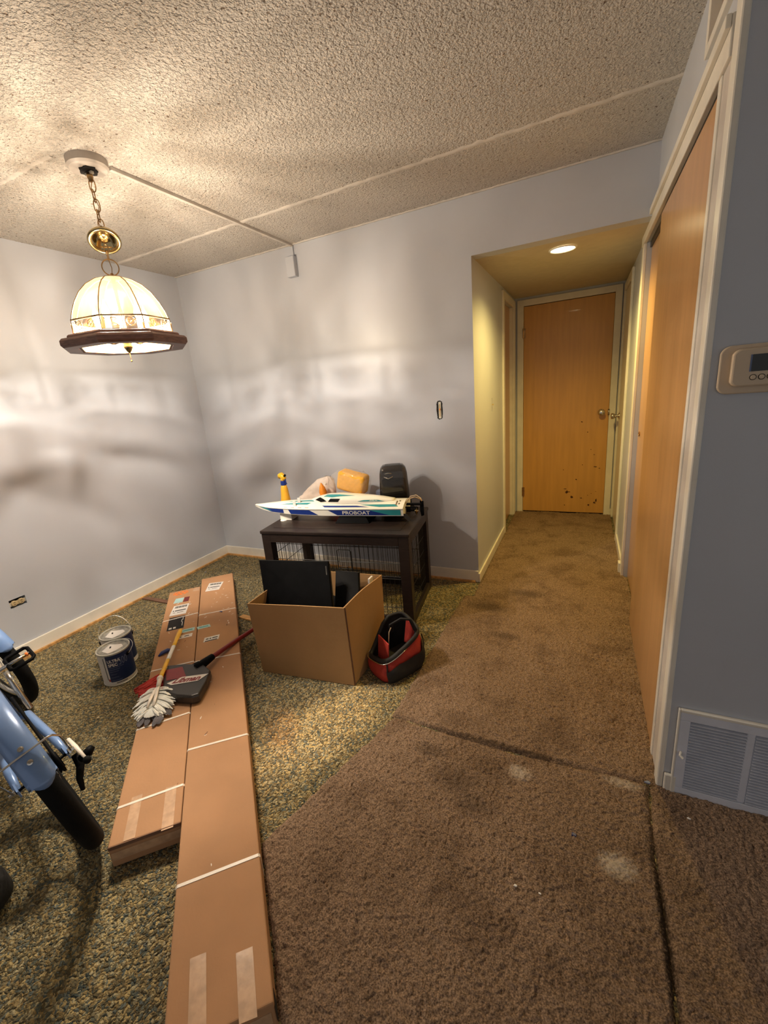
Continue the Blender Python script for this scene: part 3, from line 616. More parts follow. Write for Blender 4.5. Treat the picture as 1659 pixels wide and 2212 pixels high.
g = G(); octring(g, [(0.200, 1.745), (0.232, 1.745), (0.240, 1.738), (0.240, 1.732), (0.262, 1.728), (0.272, 1.718), (0.272, 1.700), (0.262, 1.690), (0.205, 1.690), (0.198, 1.70)]); g.out('wood_rim', 'lampwood', t, bevel=0.002)
g = G(); octring(g, [(0.1975, 1.744), (0.1975, 1.692), (0.192, 1.692), (0.1955, 1.744)]); g.out('inner_liner', 'amberin', t)
# centre column, arms, candles and lit bulbs
G().lathe([(0.010, zz(1.985)), (0.007, zz(1.86)), (0.016, zz(1.84)), (0.009, zz(1.82)), (0.013, zz(1.76)), (0.026, zz(1.745)), (0.030, zz(1.73)), (0.018, zz(1.712)), (0.022, zz(1.70)), (0.012, zz(1.682)), (0.004, zz(1.672))], n=24).out('centre_column', 'brass', t, smooth=True)
for k in range(5):
    a = A0 + k * 2 * pi / 5 + 0.3; e = Vector((cos(a), sin(a), 0)); pts = []
    for i in range(15):
        s_ = i / 14; pts.append(e * (0.02 + 0.085 * s_) + Vector((0, 0, zz(1.735) - 0.028 * sin(pi * s_) ** 0.8 + 0.02 * s_)))
    arm = G().tube(pts, 0.0045, 8).lathe([(0.006, 0), (0.022, 0.008), (0.024, 0.012), (0.010, 0.010)], e * 0.105 + Vector((0, 0, zz(1.75))), 18).out('arm', 'brass', t, smooth=True)
    G().lathe([(0.0105, 0), (0.0105, 0.048)], e * 0.105 + Vector((0, 0, zz(1.757))), 16).out('candle_sleeve', 'candle', arm, smooth=True)
    pl = bpy.data.lights.new('filament', 'POINT'); pl.energy = LAMP_POWER; pl.color = LAMP_COL; pl.shadow_soft_size = 0.009
    po = bpy.data.objects.new('filament', pl); COL.objects.link(po); po.parent = arm; po.location = e * 0.105 + Vector((0, 0, zz(1.832)))
    G().lathe([(0.008, 0), (0.0155, 0.014), (0.0165, 0.026), (0.012, 0.044), (0.005, 0.062), (0.001, 0.078)], e * 0.105 + Vector((0, 0, zz(1.806))), 16).out('candle_bulb', 'flame', arm, smooth=True)
G().tube([(0, 0, zz(1.674)), (0.002, 0.0, zz(1.64))], 0.001, 6).lathe([(0.002, 0), (0.004, 0.003), (0.0035, 0.008), (0.001, 0.010)], (0.002, 0, zz(1.632)), 10).out('pull_chain', 'brass', t)

# ---------------------------------------------------------------- raceway and box
RX = -1.893
t = thing('cable_raceway', 'painted cable raceway across the ceiling from the lamp to the wall', 'raceway', (RX, 2.2, H))
G().box(-0.009, 0.009, 1.52 - 2.2, YB - 2.2, -0.016, 0).out('ceiling_channel', 'seam', t, bevel=0.002)
G().box(-0.009, 0.009, YB - 2.2 - 0.014, YB - 2.2, -0.077, -0.016).out('wall_channel', 'wall', t, bevel=0.002)
t = thing('junction_box', 'painted surface junction box on the back wall below the ceiling raceway', 'box', (-1.905, YB, 2.23))
G().box(-0.035, 0.035, -0.04, 0, 0, 0.13).out('housing', 'wall', t, bevel=0.002)
G().box(-0.033, 0.033, -0.043, -0.04, 0.002, 0.128).out('cover', 'wall', t, bevel=0.001)

# ---------------------------------------------------------------- open electrical holes
t = thing('power_outlet', 'ivory outlet without a cover low on the left wall', 'outlet', (XL, 1.1615, 0.3525))
g = G(); g.box(-0.06, -0.055, -0.0435, 0.0435, -0.0275, 0.0275); g.out('back_box', 'hole', t)
g = G()
for s_ in (-1, 1): g.lathe([(0.0165, -0.01), (0.0165, 0.001), (0.014, 0.003)], (0, s_ * 0.019, 0), 22, (1, 0, 0))
g.box(-0.01, 0.0, -0.010, 0.010, -0.011, 0.011); g.out('receptacle', 'ivory', t)
for s_ in (-1, 1):
    for q in (-1, 1): G().box(0.0028, 0.0042, s_ * 0.019 - 0.005, s_ * 0.019 + 0.005, q * 0.006 - 0.0012, q * 0.006 + 0.0012).out('slot', 'hole', t)
G().box(-0.004, -0.002, -0.043, 0.043, -0.012, 0.012).out('mounting_yoke', 'steel', t)
t = thing('wall_switch', 'bare double switch in a ragged hole in the back wall', 'switch', (-0.8775, YB, 1.235))
G().box(-0.0175, 0.0175, 0.055, 0.06, -0.055, 0.055).out('back_box', 'hole', t)
G().box(-0.005, 0.007, 0.0, 0.012, -0.042, 0.040).out('switch_body', 'ivory', t, bevel=0.002)
G().box(-0.001, 0.005, -0.008, 0.0, 0.0, 0.010).out('toggle', 'carrot', t)
G().box(-0.008, 0.010, 0.001, 0.0125, -0.055, 0.056).out('mounting_yoke', 'steel', t)
g = G(); n = 26; pts = []; q = []
for i in range(n):
    a = 2 * pi * i / n; k = random.uniform(1.0, 1.28); e_ = 0.5
    cx_ = abs(cos(a)) ** e_ * (1 if cos(a) > 0 else -1); cz_ = abs(sin(a)) ** e_ * (1 if sin(a) > 0 else -1)
    pts.append((0.0185 * cx_ * k, -0.0006, 0.056 * cz_ * (1 + (k - 1) * 0.5))); q.append((0.0175 * cx_, -0.0006, 0.055 * cz_))
g.add(pts + q, [(i, (i + 1) % n, n + (i + 1) % n, n + i) for i in range(n)]); g.out('broken_plaster_edge', 'hole', t)
g = G()
for i in range(7): g.tube([(-0.014 + random.uniform(-.003, .003), 0.03, 0.04 - i * 0.014), (-0.015, 0.0, 0.035 - i * 0.014), (-0.009, -0.003, 0.03 - i * 0.014)], 0.0018, 5)
g.out('wires', 'black', t)
for k in range(7):
    pass
t = thing('hall_switch', 'bare toggle switch in a slot on the hall left wall', 'switch', (XH, 3.465, 1.215))
G().box(-0.05, -0.045, -0.01, 0.01, -0.05, 0.05).out('back_box', 'hole', t)
G().box(-0.012, -0.006, -0.008, 0.008, -0.035, 0.035).out('switch_body', 'oldbrass', t)
G().box(0.0, 0.012, -0.002, 0.002, -0.004, 0.006).out('toggle', 'ivory', t)

# ---------------------------------------------------------------- thermostat and vent on the right wall
t = thing('thermostat', 'cream digital thermostat on the grey wall', 'thermostat', (0.392, YR, 1.372))
def rr(w_, h_, r, n=6, bulge=0.0):
    p = []
    for cx, cz, a0 in ((w_ / 2 - r, h_ / 2 - r, 0), (-w_ / 2 + r, h_ / 2 - r, pi / 2), (-w_ / 2 + r, -h_ / 2 + r, pi), (w_ / 2 - r, -h_ / 2 + r, 1.5 * pi)):
        for i in range(n + 1):
            a = a0 + i * pi / 2 / n; x = cx + r * cos(a); z = cz + r * sin(a); p.append((x + bulge * (1 if x > 0 else -1) * (1 - (2 * z / h_) ** 2), z))
    return p
def plate(w_, h_, r, y0, y1, bulge=0, c=(0, 0)): return G().prism([(x + c[0], y0, z + c[1]) for x, z in rr(w_, h_, r, bulge=bulge)], (0, y1 - y0, 0))
plate(0.168, 0.118, 0.018, -0.012, 0, 0.008).out('back_plate', 'cream', t, bevel=0.003)
plate(0.130, 0.090, 0.014, -0.030, -0.012, 0.006, (0.002, 0.004)).out('case', 'cream', t, bevel=0.004)
plate(0.082, 0.040, 0.002, -0.0312, -0.029, 0, (0.012, 0.014)).out('display', 'lcd', t)
G().box(-0.032, -0.029, -0.0314, -0.0302, -0.006, 0.034).out('display_edge', 'lcdblue', t)
for i in range(5): b_ = G().lathe([(0.0055, 0), (0.0055, 0.0015), (0.004, 0.0022)], (-0.023 + i * 0.0165, -0.030, -0.020), 16, (0, -1, 0)).out('button', 'cream', t); G().lathe([(0.0057, 0.0001), (0.0057, 0.0008), (0.0070, 0.0008), (0.0070, 0.0001)], (-0.023 + i * 0.0165, -0.030, -0.020), 20, (0, -1, 0), cap=False).out('button_ring', 'hole', b_)
t = thing('wall_vent', 'large grey louvered return air vent at the foot of the grey wall', 'vent', (0.575, YR, 0.005))
g = G(); W2 = 0.262
g.box(-W2, W2, -0.012, 0, 0.296, 0.326); g.box(-W2, W2, -0.012, 0, 0, 0.03); g.box(-W2, -W2 + 0.028, -0.012, 0, 0.03, 0.296); g.box(W2 - 0.028, W2, -0.012, 0, 0.03, 0.296)
for xm in (-0.082, 0.088): g.box(xm - 0.010, xm + 0.010, -0.008, 0.002, 0.03, 0.296)
g.out('frame', 'vent', t, bevel=0.002)
G().box(-W2 - 0.006, -W2, -0.014, 0, -0.002, 0.336).box(-W2, W2, -0.014, 0, 0.326, 0.336).out('painted_edge', 'trim', t, bevel=0.002)
for i in range(24):
    z = 0.036 + i * 0.0109; g = G()  # sloping louver blade
    for a, b in ((-W2 + 0.028, -0.092), (-0.072, 0.078), (0.098, W2 - 0.028)):
        g.add([(a, -0.012, z - 0.001), (b, -0.012, z - 0.001), (b, 0.010, z + 0.004), (a, 0.010, z + 0.004), (a, -0.012, z - 0.0024), (b, -0.012, z - 0.0024), (b, 0.010, z + 0.0026), (a, 0.010, z + 0.0026)],
              [(0, 1, 2, 3), (4, 7, 6, 5), (0, 4, 5, 1), (3, 2, 6, 7)])
    g.out('louver', 'vent', t)
G().tube([(-W2 + 0.012, -0.012, 0.175), (-W2 + 0.008, -0.024, 0.170), (-W2 + 0.016, -0.03, 0.165)], 0.004, 8).out('lever', 'trim', t)
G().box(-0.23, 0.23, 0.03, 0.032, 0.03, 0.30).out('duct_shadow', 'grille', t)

# ---------------------------------------------------------------- dog crate end table
CA = R(7.2)
t = thing('dog_crate', 'dark brown wooden dog crate table with black wire sides', 'dog crate', (-1.3930, 2.3634, 0), CA)
# local frame: x along the front, y to the back; front right top corner at (0.49,-0.28)
HW, HD, HT = 0.487, 0.280, 0.600
G().box(-HW - 0.006, HW + 0.006, -HD - 0.006, HD + 0.006, HT - 0.022, HT).out('tabletop', 'brown_wood', t, bevel=0.005)
G().box(-HW + 0.06, HW - 0.06, -HD + 0.06, HD - 0.06, HT, HT + 0.0022).out('top_inlay', 'brown_wood', t, bevel=0.001)
P_ = 0.062
for sx in (-1, 1):
    for sy in (-1, 1):
        G().box(min(sx * HW, sx * (HW - P_)), max(sx * HW, sx * (HW - P_)), min(sy * HD, sy * (HD - P_)), max(sy * HD, sy * (HD - P_)), 0, HT - 0.022).out('leg', 'brown_wood', t, bevel=0.003)
for sy in (-1, 1):
    y0, y1 = sorted((sy * HD, sy * (HD - 0.022)))
    G().box(-HW + P_, HW - P_, y0, y1, HT - 0.078, HT - 0.022).out('top_rail', 'brown_wood', t, bevel=0.002)
    G().box(-HW + P_, HW - P_, y0, y1, 0.012, 0.062).out('bottom_rail', 'brown_wood', t, bevel=0.002)
for sx in (-1, 1):
    x0, x1 = sorted((sx * HW, sx * (HW - 0.022)))
    G().box(x0, x1, -HD + P_, HD - P_, HT - 0.078, HT - 0.022).out('top_rail', 'brown_wood', t, bevel=0.002)
    G().box(x0, x1, -HD + P_, HD - P_, 0.012, 0.062).out('bottom_rail', 'brown_wood', t, bevel=0.002)
def wires(o, u, w_, z0, z1, step, rows, r=0.0016):
    g = G(); o = Vector(o); u = Vector(u); n = int(w_ / step)
    for i in range(n + 1):
        p = o + u * (w_ * i / n); g.tube([p + Vector((0, 0, z0)), p + Vector((0, 0, z1))], r, 5)
    for z in rows: g.tube([o + Vector((0, 0, z)), o + u * w_ + Vector((0, 0, z))], r * 1.3, 5)
    return g
zt, zb = HT - 0.07, 0.055
wires((-HW + 0.05, -HD + 0.03, 0), (1, 0, 0), 2 * HW - 0.10, zb, zt, 0.0295, (0.11, 0.30, 0.315, 0.40, 0.505)).out('front_wire_panel', 'wire', t)
wires((-HW + 0.05, HD - 0.03, 0), (1, 0, 0), 2 * HW - 0.10, zb, zt, 0.033, (0.11, 0.30, 0.47)).out('back_wire_panel', 'wire', t)
wires((HW - 0.025, -HD + 0.05, 0), (0, 1, 0), 2 * HD - 0.10, zb, zt, 0.028, (0.11, 0.21, 0.31, 0.41, 0.49)).out('side_wire_panel', 'wire', t)
wires((-HW + 0.025, -HD + 0.05, 0), (0, 1, 0), 2 * HD - 0.10, zb, zt, 0.028, (0.11, 0.21, 0.31, 0.41, 0.49)).out('side_wire_panel', 'wire', t)
dr = G(); yy = -HD + 0.024
dr.tube([(0.02, yy, 0.09), (0.02, yy, 0.47), (0.03, yy, 0.48), (0.10, yy, 0.48), (0.112, yy, 0.47), (0.112, yy, 0.09)], 0.0028, 6)
dr.tube([(0.02, yy, 0.355), (0.112, yy, 0.355)], 0.0028, 6).tube([(0.035, yy - 0.004, 0.34), (0.035, yy - 0.004, 0.37), (0.085, yy - 0.004, 0.37), (0.085, yy - 0.004, 0.34)], 0.0022, 6)
dr.out('wire_door_latch', 'wire', t)
# little white pads on the top's left edge
for i, (x, y) in enumerate(((-0.44, -0.06),)):
    tag(G().lathe([(0.024, 0), (0.024, 0.003), (0.018, 0.004)], (-1.393 + x * cos(CA) - y * sin(CA), 2.363 + x * sin(CA) + y * cos(CA), HT + 0.0003), 20).out('felt_pad', 'paper'), 'small pale disc lying on the left edge of the crate top', 'pad')

# ---------------------------------------------------------------- model boat on its stand
BS, BB = Vector((-0.985, 2.43, 0)), Vector((-2.055, 2.255, 0))
bd = (BB - BS).normalized(); BL = (BB - BS).length
t = thing('model_boat', 'white model speedboat with blue and teal graphics on the crate', 'model boat', ((BS + BB) / 2)[:2] + (0.602,), math.atan2(-bd.y, -bd.x))
# local: +x = stern, -x = bow, -y = viewer side ; z from the crate top
def sx(tt): return -BL / 2 + BL * tt            # tt 0 bow .. 1 stern
def interp(tt, tab):
    for (a, va), (b, vb) in zip(tab, tab[1:]):
        if tt <= b:
            k = (tt - a) / (b - a); return va + (vb - va) * k
    return tab[-1][1]
WID = [(0, .006), (.04, .026), (.12, .056), (.25, .085), (.4, .103), (.6, .112), (1, .116)]
CHZ = [(0, .098), (.1, .092), (.3, .090), (1, .092)]        # rub rail height
BOT = [(0, .090), (.06, .074), (.15, .062), (.3, .053), (.5, .048), (1, .048)]
DEK = [(0, .104), (.1, .114), (.25, .128), (.4, .134), (.7, .130), (1, .124)]
def side(tt, s_, off=0.0):      # viewer-side hull plane: s 0 bottom .. 1 rub rail
    w_ = interp(tt, WID); z = interp(tt, BOT) + (interp(tt, CHZ) - interp(tt, BOT)) * s_
    return Vector((sx(tt), -(w_ * (0.93 + 0.07 * s_)) - off, z))
def deckpt(tt, s_, off=0.0):    # s 0 at the rub rail .. 1 at the centre line
    w_ = interp(tt, WID); y = -(w_ * (1 - s_)); z0 = interp(tt, CHZ) + 0.004; z1 = interp(tt, DEK)
    return Vector((sx(tt), y, z0 + (z1 - z0) * (1 - (1 - s_) ** 2.2) + off))
g = G(); v = []; f = []; NT = 40; secs = 0
for i in range(NT + 1):
    tt = i / NT; w_ = interp(tt, WID); b = interp(tt, BOT); c = interp(tt, CHZ)
    prof = [(0, b - 0.0 + 0.004), (-w_ * 0.35, b + 0.002), (-w_ * 0.55, b - 0.004), (-w_ * 0.93, b), (-w_, c), (-w_ - 0.003, c + 0.001), (-w_ - 0.003, c + 0.005), (-w_, c + 0.006)]
    for s_ in (0.15, 0.3, 0.5, 0.7, 0.85, 1.0):
        p = deckpt(tt, s_); prof.append((p.y, p.z))
    full = prof + [(-y, z) for y, z in prof[-2:0:-1]]
    secs = len(full); v += [(sx(tt), y, z) for y, z in full]
for i in range(NT):
    for j in range(secs): f.append((i * secs + j, i * secs + (j + 1) % secs, (i + 1) * secs + (j + 1) % secs, (i + 1) * secs + j))
f.append(tuple(range(secs))); f.append(tuple(NT * secs + j for j in range(secs))); g.add(v, f)
hull = g.out('hull', 'hull', t, smooth=True)
b_ = hull.modifiers.new('es', 'EDGE_SPLIT'); b_.split_angle = R(35)
# cabin / engine cowl
CW = [(.40, .018), (.46, .052), (.52, .066), (.62, .074), (.74, .070), (.86, .050), (.93, .030)]
CZ = [(.40, .136), (.46, .158), (.52, .170), (.60, .172), (.72, .162), (.86, .146), (.93, .134)]
def cab(tt, s_, off=0.0):       # s 0 foot .. 1 crown, viewer side
    w_ = interp(tt, CW); z = interp(tt, CZ); a = s_ * pi / 2
    zb_ = 0.118
    return Vector((sx(tt), -(w_ + off) * cos(a) ** 0.75, zb_ + (z + off - zb_) * sin(a) ** 0.8))
g = G(); v = []; f = []; ts = [.40 + .53 * i / 30 for i in range(31)]; K = 13
for tt in ts:
    row = [cab(tt, j / 12) for j in range(K)]; row += [Vector((p.x, -p.y, p.z)) for p in row[-2::-1]]; v += row
kk = 2 * K - 1
for i in range(30):
    for j in range(kk - 1): f.append((i * kk + j, i * kk + j + 1, (i + 1) * kk + j + 1, (i + 1) * kk + j))
f.append(tuple(range(kk))); f.append(tuple(30 * kk + j for j in range(kk))); g.add(v, f); g.out('cabin', 'hull', t, smooth=True)
def patch(fn, poly, off, nu=18, nv=6):
    """poly: (t,s) quad corners a,b (bottom) c,d (top) mapped on a hull surface, with thickness-free shell lifted by off"""
    a, b, c, d = poly; g = G(); v = []; f = []
    for j in range(nv + 1):
        q = j / nv
        for i in range(nu + 1):
            p = i / nu; t0 = a[0] + (b[0] - a[0]) * p; s0 = a[1] + (b[1] - a[1]) * p; t1 = d[0] + (c[0] - d[0]) * p; s1 = d[1] + (c[1] - d[1]) * p
            v.append(fn(t0 + (t1 - t0) * q, s0 + (s1 - s0) * q, off))
    for j in range(nv):
        for i in range(nu): f.append((j * (nu + 1) + i, j * (nu + 1) + i + 1, (j + 1) * (nu + 1) + i + 1, (j + 1) * (nu + 1) + i))
    return g.add(v, f)
g = G()
for q in (((.14, .10), (.235, .10), (.235, .92), (.04, .92)), ((.285, .10), (.475, .10), (.42, .92), (.272, .92)), ((.60, .12), (.93, .12), (.82, .92), (.545, .92))):
    p = patch(side, q, 0.0012); g.add(p.v, p.f)
g.out('blue_side_graphic', 'navy', t, smooth=True)
g = G()
for q in (((.10, .42), (.145, .36), (.10, .90), (.035, .90)), ((.92, .12), (.985, .12), (.985, .92), (.80, .92))):
    p = patch(side, q, 0.0016 if q[0][0] > .5 else 0.0018); g.add(p.v, p.f)
for q in (((.86, .12), (.97, .16), (.95, .34), (.74, .30)),):
    p = patch(deckpt, q, 0.0012); g.add(p.v, p.f)
for q in (((.72, .17), (.88, .15), (.84, .36), (.76, .30)), ((.50, .62), (.56, .50), (.70, .78), (.52, .86))):
    p = patch(cab, q, 0.0014); g.add(p.v, p.f)
for q in (((.20, .35), (.40, .30), (.42, .46), (.30, .46)), ((.24, .65), (.43, .62), (.43, .78), (.32, .78))):
    p = patch(deckpt, q, 0.0012); g.add(p.v, p.f)
g.out('teal_graphic', 'teal', t, smooth=True)
p = patch(deckpt, ((.52, .10), (.80, .11), (.72, .22), (.50, .22)), 0.0012); p.out('purple_stripe', 'navy', t, smooth=True)
g = G()
for q in (((.44, .36), (.485, .10), (.525, .16), (.475, .62)), ((.535, .12), (.60, .12), (.615, .36), (.55, .38))):
    p = patch(cab, q, 0.0016); g.add(p.v, p.f)
g.out('window', 'black', t, smooth=True)
def map_text(txt, fn, t0, t1, s0, s1, off, mat, parent, name, shear=0, bold=0):
    vv, ff = text_verts(txt, bold, shear)
    return G().add([fn(t0 + (t1 - t0) * a, s0 + (s1 - s0) * b, off) for a, b in vv], ff).out(name, mat, parent)
map_text('PROBOAT', side, .635, .805, .24, .80, 0.0022, 'hull', t, 'lettering', bold=0.02)
map_text('SRX', cab, .79, .845, .20, .30, 0.0020, 'hull', t, 'lettering', shear=0.3, bold=0.02)
# vents behind the cockpit, deck cleats, hatch clips
g = G()
for i, (a, b) in enumerate(((.955, .25), (.955, .42), (.955, .58), (.97, .34), (.97, .66))):
    p = patch(deckpt, ((a - .004, b), (a + .004, b), (a + .004, b + .14), (a - .004, b + .14)), 0.0015, 2, 2); g.add(p.v, p.f)
for a in (.24, .29, .34, .39):
    p = patch(deckpt, ((a, .06), (a + .025, .06), (a + .025, .09), (a, .09)), 0.0012, 2, 2); g.add(p.v, p.f)
g.out('deck_vents', 'oldbrass', t)
for a in (.315, .335):
    p0 = deckpt(a, .18 + (a - .315) * 16); G().box(p0.x - 0.010, p0.x + 0.010, p0.y - 0.002, p0.y + 0.002, p0.z - 0.004, p0.z + 0.034).out('clear_clip', 'white', t, bevel=0.001)
# stern gear
xs = BL / 2
G().tube([(xs, -0.02, 0.060), (xs + 0.055, -0.02, 0.056)], 0.0055, 8).box(xs, xs + 0.03, -0.03, -0.01, 0.05, 0.075).out('drive_strut', 'black', t)
g = G().lathe([(0.006, -0.012), (0.008, 0.0), (0.006, 0.012)], (xs + 0.066, -0.02, 0.055), 12, (1, 0, 0))
for k in range(2):
    a = 0.5 + k * pi; g.box(-0.003, 0.003, 0.004, 0.026, -0.008, 0.008, Matrix.Translation((xs + 0.066, -0.02, 0.055)) @ Matrix.Rotation(a, 4, 'X') @ Matrix.Rotation(0.5, 4, 'Y'))
g.out('propeller', 'brass', t)
G().prism([(xs + 0.085, -0.004, 0.115), (xs + 0.108, -0.004, 0.112), (xs + 0.108, -0.004, 0.020), (xs + 0.090, -0.004, 0.014), (xs + 0.084, -0.004, 0.050)], (0, 0.008, 0)).out('rudder', 'black', t, bevel=0.001)
G().box(xs, xs + 0.095, -0.014, 0.010, 0.088, 0.100).box(xs, xs + 0.075, -0.045, -0.035, 0.080, 0.088).box(xs, xs + 0.07, 0.035, 0.045, 0.080, 0.088).out('rudder_bracket', 'black', t, bevel=0.001)
for y in (-0.105, 0.105):
    G().prism([(xs - 0.01, y, 0.062), (xs + 0.02, y, 0.060), (xs + 0.045, y, 0.026), (xs + 0.030, y, 0.012), (xs + 0.008, y, 0.030)], (0, 0.003, 0)).out('trim_tab', 'sleeve', t)
for y in (-0.03, 0.03):
    G().tube([(xs - 0.002, y, 0.105), (xs + 0.02, y, 0.135), (xs + 0.06, y * 0.8, 0.145), (xs + 0.09, y * 0.3, 0.128), (xs + 0.098, 0, 0.108)], 0.003, 7).out('cooling_tube', 'vinyl', t, smooth=True)
G().tube([(sx(.83), 0.06, 0.128), (sx(.835), 0.062, 0.22)], 0.0016, 6).out('antenna', 'black', t)
g = G(); x0_, x1_ = sx(.61), sx(.77)
g.hexa([(x0_ - 0.03, -0.115, 0), (x1_ + 0.03, -0.115, 0), (x1_ + 0.03, 0.10, 0), (x0_ - 0.03, 0.10, 0)], [(x0_, -0.095, 0.047), (x1_, -0.095, 0.047), (x1_, 0.085, 0.047), (x0_, 0.085, 0.047)])
tag(g.out('boat_stand', 'black', None, bevel=0.003), 'black stand holding up the rear of the model boat', 'stand')
bs = bpy.data.objects['boat_stand']; bs.location = t.location; bs.rotation_euler = t.rotation_euler
g = G(); g.box(sx(.19), sx(.27), -0.05, 0.05, 0, 0.052); o = tag(g.out('foam_block', 'trim', None, bevel=0.004), 'cream foam block propping the bow of the model boat', 'block'); o.location = t.location; o.rotation_euler = t.rotation_euler

# ---------------------------------------------------------------- clutter behind the boat
ZT = HT + 0.0025
def crumple(nu, nv, fn, amp, seed, name, mat, parent, thick=0):
    r_ = random.Random(seed); g = G(); v = []; f = []
    for j in range(nv + 1):
        for i in range(nu):
            p = fn(2 * pi * i / nu, j / nv); n_ = Vector((r_.uniform(-1, 1), r_.uniform(-1, 1), r_.uniform(-1, 1))) * amp
            q = p + n_; q.z = max(q.z, 0.0005); v.append(q)
    for j in range(nv):
        for i in range(nu): f.append((j * nu + i, j * nu + (i + 1) % nu, (j + 1) * nu + (i + 1) % nu, (j + 1) * nu + i))
    f.append(tuple(range(nu))); f.append(tuple(nv * nu + i for i in range(nu)))
    o = g.add(v, f).out(name, mat, parent, smooth=True)
    return o
# spray bottle
t = thing('spray_bottle', 'yellow spray bottle with blue collar at the bow of the boat', 'bottle', (-1.925, 2.43, ZT), R(-15))
G().lathe([(0.040, 0), (0.044, 0.006), (0.044, 0.045), (0.036, 0.085), (0.030, 0.13), (0.026, 0.175), (0.020, 0.198), (0.016, 0.205)], n=24).out('bottle_body', 'yellow2', t, smooth=True)
G().lathe([(0.020, 0.203), (0.021, 0.206), (0.020, 0.232), (0.016, 0.236)], n=24).out('collar', 'navy', t)
g = G(); g.tube([(0.022, 0, 0.245), (0.006, 0, 0.262), (-0.012, 0, 0.274), (-0.030, 0, 0.268), (-0.040, 0, 0.252)], [0.012, 0.020, 0.021, 0.018, 0.010], 14)
g.tube([(0, 0, 0.232), (0, 0, 0.262)], 0.016, 14); hd = g.out('sprayer_head', 'yellow', t, smooth=True)
G().tube([(0.020, 0, 0.268), (0.032, 0, 0.277)], 0.008, 10).out('nozzle', 'black', t)
G().tube([(0.012, 0, 0.262), (0.026, 0, 0.245), (0.030, 0, 0.222), (0.036, 0, 0.212)], 0.0045, 8).out('trigger', 'navy', t, smooth=True)
# white carrier bag
t = thing('plastic_bag', 'crumpled white plastic bag slumped behind the boat bow', 'bag', (-1.715, 2.59, ZT), R(12))
def bagf(a, s_):
    w_ = 0.145 * (1 - s_) ** 0.6 + 0.022; cx = -0.03 + 0.095 * s_ ** 0.8
    return Vector((cx + w_ * cos(a) * (1.40 if cos(a) < 0 else 0.75), 0.055 * (1 - 0.65 * s_) * sin(a), 0.225 * s_ + 0.004))
crumple(26, 11, bagf, 0.006, 3, 'bag_skin', 'bagwhite', t)
G().lathe([(0.002, 0), (0.0055, 0.001), (0.0055, 0.002)], (0.048, -0.034, 0.185), 12, (0, -1, 0.3)).out('grommet', 'steel', t)
tag(G().lathe([(0.024, 0), (0.022, 0.02), (0.028, 0.05), (0.020, 0.085), (0.006, 0.115), (0.001, 0.12)], (-1.645, 2.515, ZT + 0.085), 18, (-0.12, -0.05, 1)).out('orange_cone', 'carrot', smooth=True), 'orange pointed plastic piece poking out of the white bag', 'toy')
# wrapped sponge on a red package
t = thing('red_package', 'flat red wrapped package under the yellow sponge', 'package', (-1.455, 2.60, ZT), R(-6))
G().box(-0.14, 0.15, -0.065, 0.06, 0, 0.095).out('package_body', 'redpack', t, bevel=0.008)
t = thing('sponge_pack', 'big yellow sponge in clear wrap on the red package', 'sponge', (-1.470, 2.60, ZT + 0.100), R(-8))
mt = Matrix.Rotation(R(14), 4, 'Y') @ Matrix.Rotation(R(8), 4, 'Z')
G().box(-0.105, 0.105, -0.055, 0.055, 0.028, 0.165, mt).out('sponge', 'sponge', t, bevel=0.022, seg=4)
def wrf(a, s_):
    q = abs(cos(a)) ** 0.6 * (1 if cos(a) > 0 else -1); q2 = abs(sin(a)) ** 0.6 * (1 if sin(a) > 0 else -1)
    k = sin(pi * (0.12 + 0.80 * s_)) ** 0.4
    return mt @ Vector((q * 0.135 * k - (0.075 if cos(a) < -0.3 else 0) * (1 - s_), q2 * 0.066 * k, 0.012 + 0.168 * s_))
crumple(28, 10, wrf, 0.006, 8, 'clear_wrap', 'wrap', t)
t = thing('blue_package', 'small blue grey wrapped item beside the smoked tank', 'package', (-1.305 + 0.035, 2.66, ZT))
G().box(-0.026, 0.026, -0.03, 0.03, 0, 0.125).out('package_body', 'bluepack', t, bevel=0.012, seg=3)
t = thing('figurine', 'tiny black headed white figurine between package and tank', 'figurine', (-1.225, 2.555, ZT))
G().lathe([(0.014, 0), (0.016, 0.03), (0.010, 0.055), (0.007, 0.062)], n=14).out('body', 'white', t, smooth=True)
G().ball((0, 0, 0.072), 0.011).tube([(0.0, 0, 0.08), (0.006, 0, 0.092)], 0.004, 6).out('head', 'black', t, smooth=True)
# smoked tank
t = thing('smoked_tank', 'tall smoked plastic humidifier tank at the back of the crate', 'humidifier', (-1.158, 2.650, ZT), R(24))
def se(w_, d_, z, n=36, e=0.45): return [(w_ * abs(cos(a)) ** e * (1 if cos(a) >= 0 else -1), d_ * abs(sin(a)) ** e * (1 if sin(a) >= 0 else -1), z) for a in [2 * pi * i / n for i in range(n)]]
def loft(rings, name, mat, parent, **k):
    g = G(); v = []; f = []; n = len(rings[0])
    for r_ in rings: v += r_
    for j in range(len(rings) - 1):
        for i in range(n): f.append((j * n + i, j * n + (i + 1) % n, (j + 1) * n + (i + 1) % n, (j + 1) * n + i))
    f.append(tuple(range(n))[::-1]); f.append(tuple((len(rings) - 1) * n + i for i in range(n)))
    return g.add(v, f).out(name, mat, parent, **k)
loft([se(0.108, 0.075, 0), se(0.112, 0.078, 0.01), se(0.112, 0.078, 0.05), se(0.106, 0.072, 0.056)], 'base', 'black', t, smooth=True)
loft([se(0.104, 0.070, 0.054), se(0.100, 0.068, 0.15), se(0.094, 0.064, 0.25), se(0.086, 0.058, 0.285), se(0.070, 0.046, 0.303), se(0.045, 0.03, 0.308)], 'tank', 'smoke', t, smooth=True)
